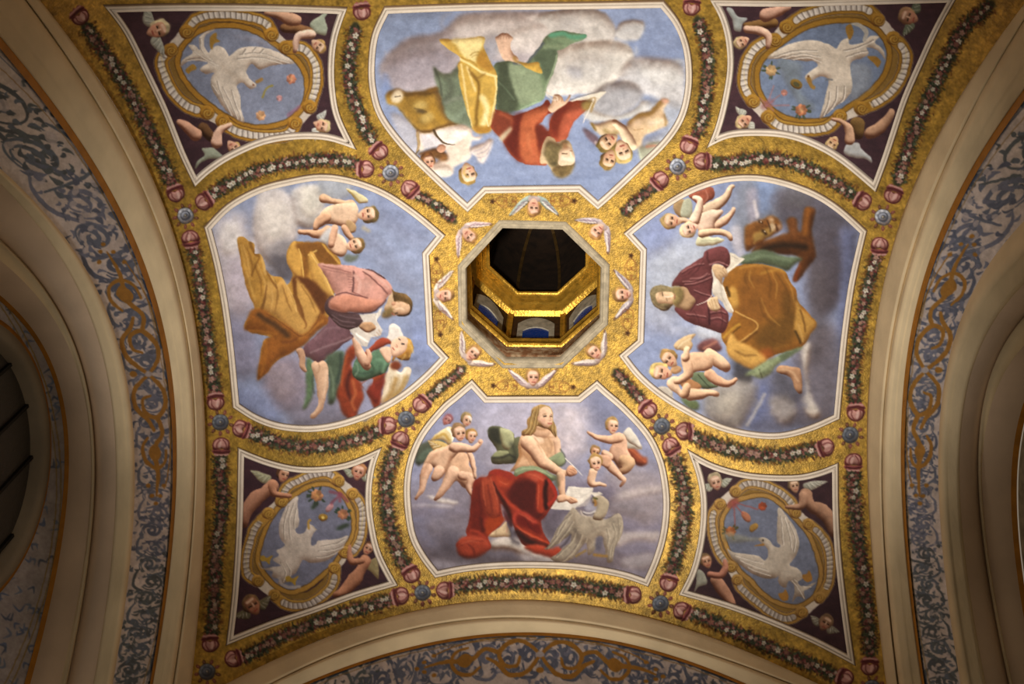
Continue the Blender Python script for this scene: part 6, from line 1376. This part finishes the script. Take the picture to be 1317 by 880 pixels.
# painted friezes and lunette lie on the wall planes
for k, ax, c in (('frieze_left', 0, -1.004), ('frieze_right', 0, 1.004), ('frieze_front', 1, -1.004), ('lunette_left', 0, -1.163)):
    Q = on_plane(XX, YY, ax, c); msk = own == wallk[k]
    okc = (Q[..., 2] > .2) & (np.abs(Q[..., 1-ax]) < 1.12); okc = okc[:-1, :-1] & okc[1:, 1:]
    if k == 'lunette_left':
        d = np.hypot(Q[..., 1]-WC[0], Q[..., 2]-WC[1]); dd = d[:-1, :-1]; msk = msk & (dd > WR*.985)
    wl = bpy.data.objects['wall_'+k.split('_')[1]]
    if k == 'lunette_left': patch('lunette_painting', np.argwhere(msk & okc), Q, MP, wl)
    else: patch('painted_frieze', np.argwhere(msk & okc), Q, MP, wl)
# the frieze of the unseen back arch and the lunette walls beyond the picture
loft('painted_frieze', [station('T', 2, .13, 1.0), station('T', 3, 0, 1.0)], M_WHITE, bpy.data.objects['wall_back'])
for sd in 'LRB': loft('frieze_ground', [station(sd, 2, 0, 1.007), station(sd, 3, 0, 1.007), station(sd, 3, .3, 1.007)], M_WHITE, bpy.data.objects['wall_'+SIDE[sd]])
for sd in 'RB':
    a = station(sd, 6, 0, 1.16); lo = a.copy(); lo[:, 2] = -.1; ax, sg = AX[sd]; b = a.copy(); b[:, ax] = sg*1.163; lo[:, ax] = sg*1.163
    loft('lunette_wall', [b, lo], M_WHITE, bpy.data.objects['wall_'+SIDE[sd]])
# ---------------------------------------------------------------- frames of the frescoes: narrow raised mouldings
def frame(key, rt):
    p = PAN[key]; w = FW[key]; prof = [(-.02, 0, '5a4836'), (.05, .012, '74604c'), (.12, .02, 'bfb4a4'), (.3, .021, 'd8cec0'), (.38, .010, '978c80'), (.5, .012, 'a89e92'), (.56, .021, 'cabfb2'), (.82, .022, 'd6ccbe'), (.9, .012, 'a0958a'), (1.0, 0, '6c625c')]  # stripe colours carry relief shading: grooves darker, ridges lighter
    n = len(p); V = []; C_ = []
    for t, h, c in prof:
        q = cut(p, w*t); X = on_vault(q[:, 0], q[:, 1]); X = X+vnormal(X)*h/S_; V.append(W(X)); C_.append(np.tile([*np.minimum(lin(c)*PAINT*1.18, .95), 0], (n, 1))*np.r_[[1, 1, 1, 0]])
    F = []; i = np.arange(n)
    for j in range(len(prof)-1): F.append(np.stack([i+j*n, (i+1) % n+j*n, (i+1) % n+(j+1)*n, i+(j+1)*n], 1))
    V = np.concatenate(V); C_ = np.concatenate(C_); C_[:, :3] *= (1+.08*(np.random.default_rng(3).random((len(C_), 1))-.5))
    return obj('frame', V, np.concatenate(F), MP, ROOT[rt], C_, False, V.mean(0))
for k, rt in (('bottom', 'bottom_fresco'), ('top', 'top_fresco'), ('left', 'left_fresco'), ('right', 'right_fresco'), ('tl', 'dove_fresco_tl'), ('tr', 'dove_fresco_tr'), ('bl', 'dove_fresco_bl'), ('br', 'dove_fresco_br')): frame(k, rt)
# ---------------------------------------------------------------- octagonal lantern over the oculus
OCX = on_plane(OCT[:, 0], OCT[:, 1], 2, 2.85); OC = OCX[:, :2].mean(0); K8 = math.tan(math.pi/8)
print('OCT centre', OC, np.hypot(*(OCX[:, :2]-OC).T)*math.cos(math.pi/8))
def oring(R, z, th0=0):
    r_ = R/math.cos(math.pi/8); a = math.radians(22.5)+np.arange(8)*math.pi/4
    return np.stack([OC[0]+r_*np.cos(a), OC[1]+r_*np.sin(a), np.full(8, z)], 1)
def octloft(name, sts, mat, parent, smooth=False):
    V = W(np.concatenate([q if isinstance(q, np.ndarray) else oring(*q) for q in sts])); i = np.arange(8); F = [np.stack([i+j*8, (i+1) % 8+j*8, (i+1) % 8+(j+1)*8, i+(j+1)*8], 1) for j in range(len(sts)-1)]
    return obj(name, V, np.concatenate(F), mat, parent, None, smooth, V.mean(0))
lan = empty('octagonal_lantern', W([OC[0], OC[1], 2.85])); tag(lan, 'eight-sided gilded lantern with small blue windows rising from the central oculus', 'lantern')
OC2 = OCX.copy(); OC2[:, :2] = OC+(OCX[:, :2]-OC)*1.0
def sc(k, z): q = OCX.copy(); q[:, :2] = OC+(OCX[:, :2]-OC)*k; q[:, 2] = z; q = q[::-1]; return np.roll(q, -5, axis=0)
octloft('oculus_rim', [sc(1.03, 2.855), sc(1.02, 2.838), sc(.985, 2.834), sc(.975, 2.842), sc(.95, 2.842), sc(.94, 2.836), sc(.92, 2.838), sc(.905, 2.855), sc(.905, 2.865)], M_STONE, lan)
octloft('painted_drum_panels', [sc(.905, 2.865), (.216, 2.868), (.219, 2.93)], M_FRZ, lan)
octloft('sill_cornice', [(.219, 2.928), (.208, 2.932), (.208, 2.944), (.214, 2.946), (.204, 2.958), (.203, 2.966), (.232, 2.97)], M_GILT, lan)
def face(k):
    a = math.radians(k*45); n = np.array([math.cos(a), math.sin(a)]); t = np.array([-n[1], n[0]]); return n, t
def fpt(k, R, u, z):
    n, t = face(k); return [OC[0]+n[0]*R+t[0]*u, OC[1]+n[1]*R+t[1]*u, z]
for k in range(8):
    hw = .232*K8
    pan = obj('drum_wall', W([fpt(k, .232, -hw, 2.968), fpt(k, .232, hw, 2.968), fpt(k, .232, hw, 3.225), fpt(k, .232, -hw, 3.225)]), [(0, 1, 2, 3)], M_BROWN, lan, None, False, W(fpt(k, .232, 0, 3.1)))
    def archp(w, z0, z1, rise, n=9):
        xs = np.linspace(w, -w, n); return [(-w, z0), (w, z0)]+[(x, z1+rise*(1-(x/w)**2)) for x in xs]
    def plate(name, pts, R0, R1, mat, par):
        n = len(pts); V = [fpt(k, R0, u, z) for u, z in pts]+[fpt(k, R1, u, z) for u, z in pts]
        return obj(name, W(V), [tuple(range(n))]+[(i, (i+1) % n, (i+1) % n+n, i+n) for i in range(n)], mat, par, None, False, W(np.mean(V, 0)))
    o_, i_ = archp(.064, 2.97, 3.13, .05), archp(.045, 2.97, 3.075, .028)
    V = [fpt(k, .226, u, z) for u, z in o_]+[fpt(k, .226, u, z) for u, z in i_]+[fpt(k, .232, u, z) for u, z in o_]+[fpt(k, .2315, u, z) for u, z in i_]; n = len(o_)
    F = [(i, (i+1) % n, (i+1) % n+n, i+n) for i in range(n)]+[(i, (i+1) % n, (i+1) % n+2*n, i+2*n) for i in range(n)]+[(i+n, (i+1) % n+n, (i+1) % n+3*n, i+3*n) for i in range(n)]
    sur = obj('window_surround', W(V), F, M_WHITE, pan, None, False, W(fpt(k, .226, 0, 3.05)))
    pane = plate('window_pane', i_, .2305, .2318, M_BLUE, pan)
    for s in (-1, 1): plate('pilaster', [(s*(hw-.004)-.009, 2.968), (s*(hw-.004)+.009, 2.968), (s*(hw-.004)+.009, 3.222), (s*(hw-.004)-.009, 3.222)], .224, .232, M_GILT, pan)
octloft('upper_cornice', [(.232, 3.205), (.216, 3.212), (.210, 3.214), (.210, 3.224), (.203, 3.228), (.203, 3.236), (.196, 3.238), (.196, 3.262), (.188, 3.266), (.188, 3.276), (.176, 3.282), (.171, 3.284), (.171, 3.294), (.186, 3.298)], M_GILT, lan)
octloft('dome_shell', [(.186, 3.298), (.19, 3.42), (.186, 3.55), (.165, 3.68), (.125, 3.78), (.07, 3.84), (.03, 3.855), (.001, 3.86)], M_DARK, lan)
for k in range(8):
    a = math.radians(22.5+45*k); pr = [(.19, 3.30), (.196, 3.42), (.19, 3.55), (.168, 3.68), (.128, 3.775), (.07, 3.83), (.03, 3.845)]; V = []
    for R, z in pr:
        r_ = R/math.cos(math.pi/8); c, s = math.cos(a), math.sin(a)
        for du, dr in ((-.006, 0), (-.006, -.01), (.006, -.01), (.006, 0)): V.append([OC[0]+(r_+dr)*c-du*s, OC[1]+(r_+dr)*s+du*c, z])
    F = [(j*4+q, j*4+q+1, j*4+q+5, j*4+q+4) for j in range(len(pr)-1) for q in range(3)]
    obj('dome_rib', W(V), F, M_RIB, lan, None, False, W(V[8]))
V = [[OC[0]+.02*math.cos(t)*(1 if q else .6), OC[1]+.02*math.sin(t)*(1 if q else .6), 3.84-.015*(1-q)] for q in (0, 1) for t in np.linspace(0, 2*math.pi, 13)[:-1]]
obj('dome_boss', W(V), [tuple(range(12))]+[(i, (i+1) % 12, (i+1) % 12+12, i+12) for i in range(12)], M_RIB, lan, None, False, W(V[0]))
# ---------------------------------------------------------------- round window of the left wall (and its twin opposite)
def round_window(name, sg, cy, cz, R):
    n = 72; a = np.linspace(0, 2*math.pi, n+1)[:-1]
    def ring(r_, c): return W(np.stack([np.full(n, sg*c), cy+r_*np.cos(a), cz+r_*np.sin(a)], 1))
    def rl(nm, sts, mat, par):
        V = np.concatenate([ring(*s) for s in sts]); i = np.arange(n)
        return obj(nm, V, np.concatenate([np.stack([i+j*n, (i+1) % n+j*n, (i+1) % n+(j+1)*n, i+(j+1)*n], 1) for j in range(len(sts)-1)]), mat, par, None, True, V.mean(0))
    o = rl(name, [(R*1.0, 1.163), (R*.995, 1.152), (R*.91, 1.152), (R*.895, 1.16), (R*.885, 1.166), (R*.865, 1.182)], M_REVEAL, None); tag(o, kind='structure')
    rl('ochre_line', [(R*1.035, 1.1595), (R*1.035, 1.156), (R*.995, 1.156)], M_LINE, o)
    g = obj('window_glass', ring(R*.87, 1.18), [tuple(range(n))], M_GLASS, o, None, False, ring(.001, 1.18).mean(0))
    s1, s2 = on_plane([14., 16.], [543., 615.], 0, -1.175)[:, 1]; st_ = s2-s1
    for q in range(-3, 5):
        u = s1+st_*q-cy
        if abs(u) > R*.84: continue
        h = math.sqrt((R*.865)**2-u*u)
        V = [[sg*c, cy+u+d, cz+e*h] for e in (-1, 1) for c, d in ((1.18, -.004), (1.172, -.004), (1.172, .004), (1.18, .004))]
        obj('glazing_bar', W(V), [(k, (k+1) % 4, (k+1) % 4+4, k+4) for k in range(4)], M_BAR, o, None, False, W(np.mean(V, 0)))
    return o
round_window('window_1', -1, WC[0], WC[1], WR)
for o in list(bpy.data.objects):
    if '_at' in o: del o['_at']
print('OBJECTS', len(bpy.data.objects), 'TRIS', sum(len(m.polygons)*2 for m in bpy.data.meshes))
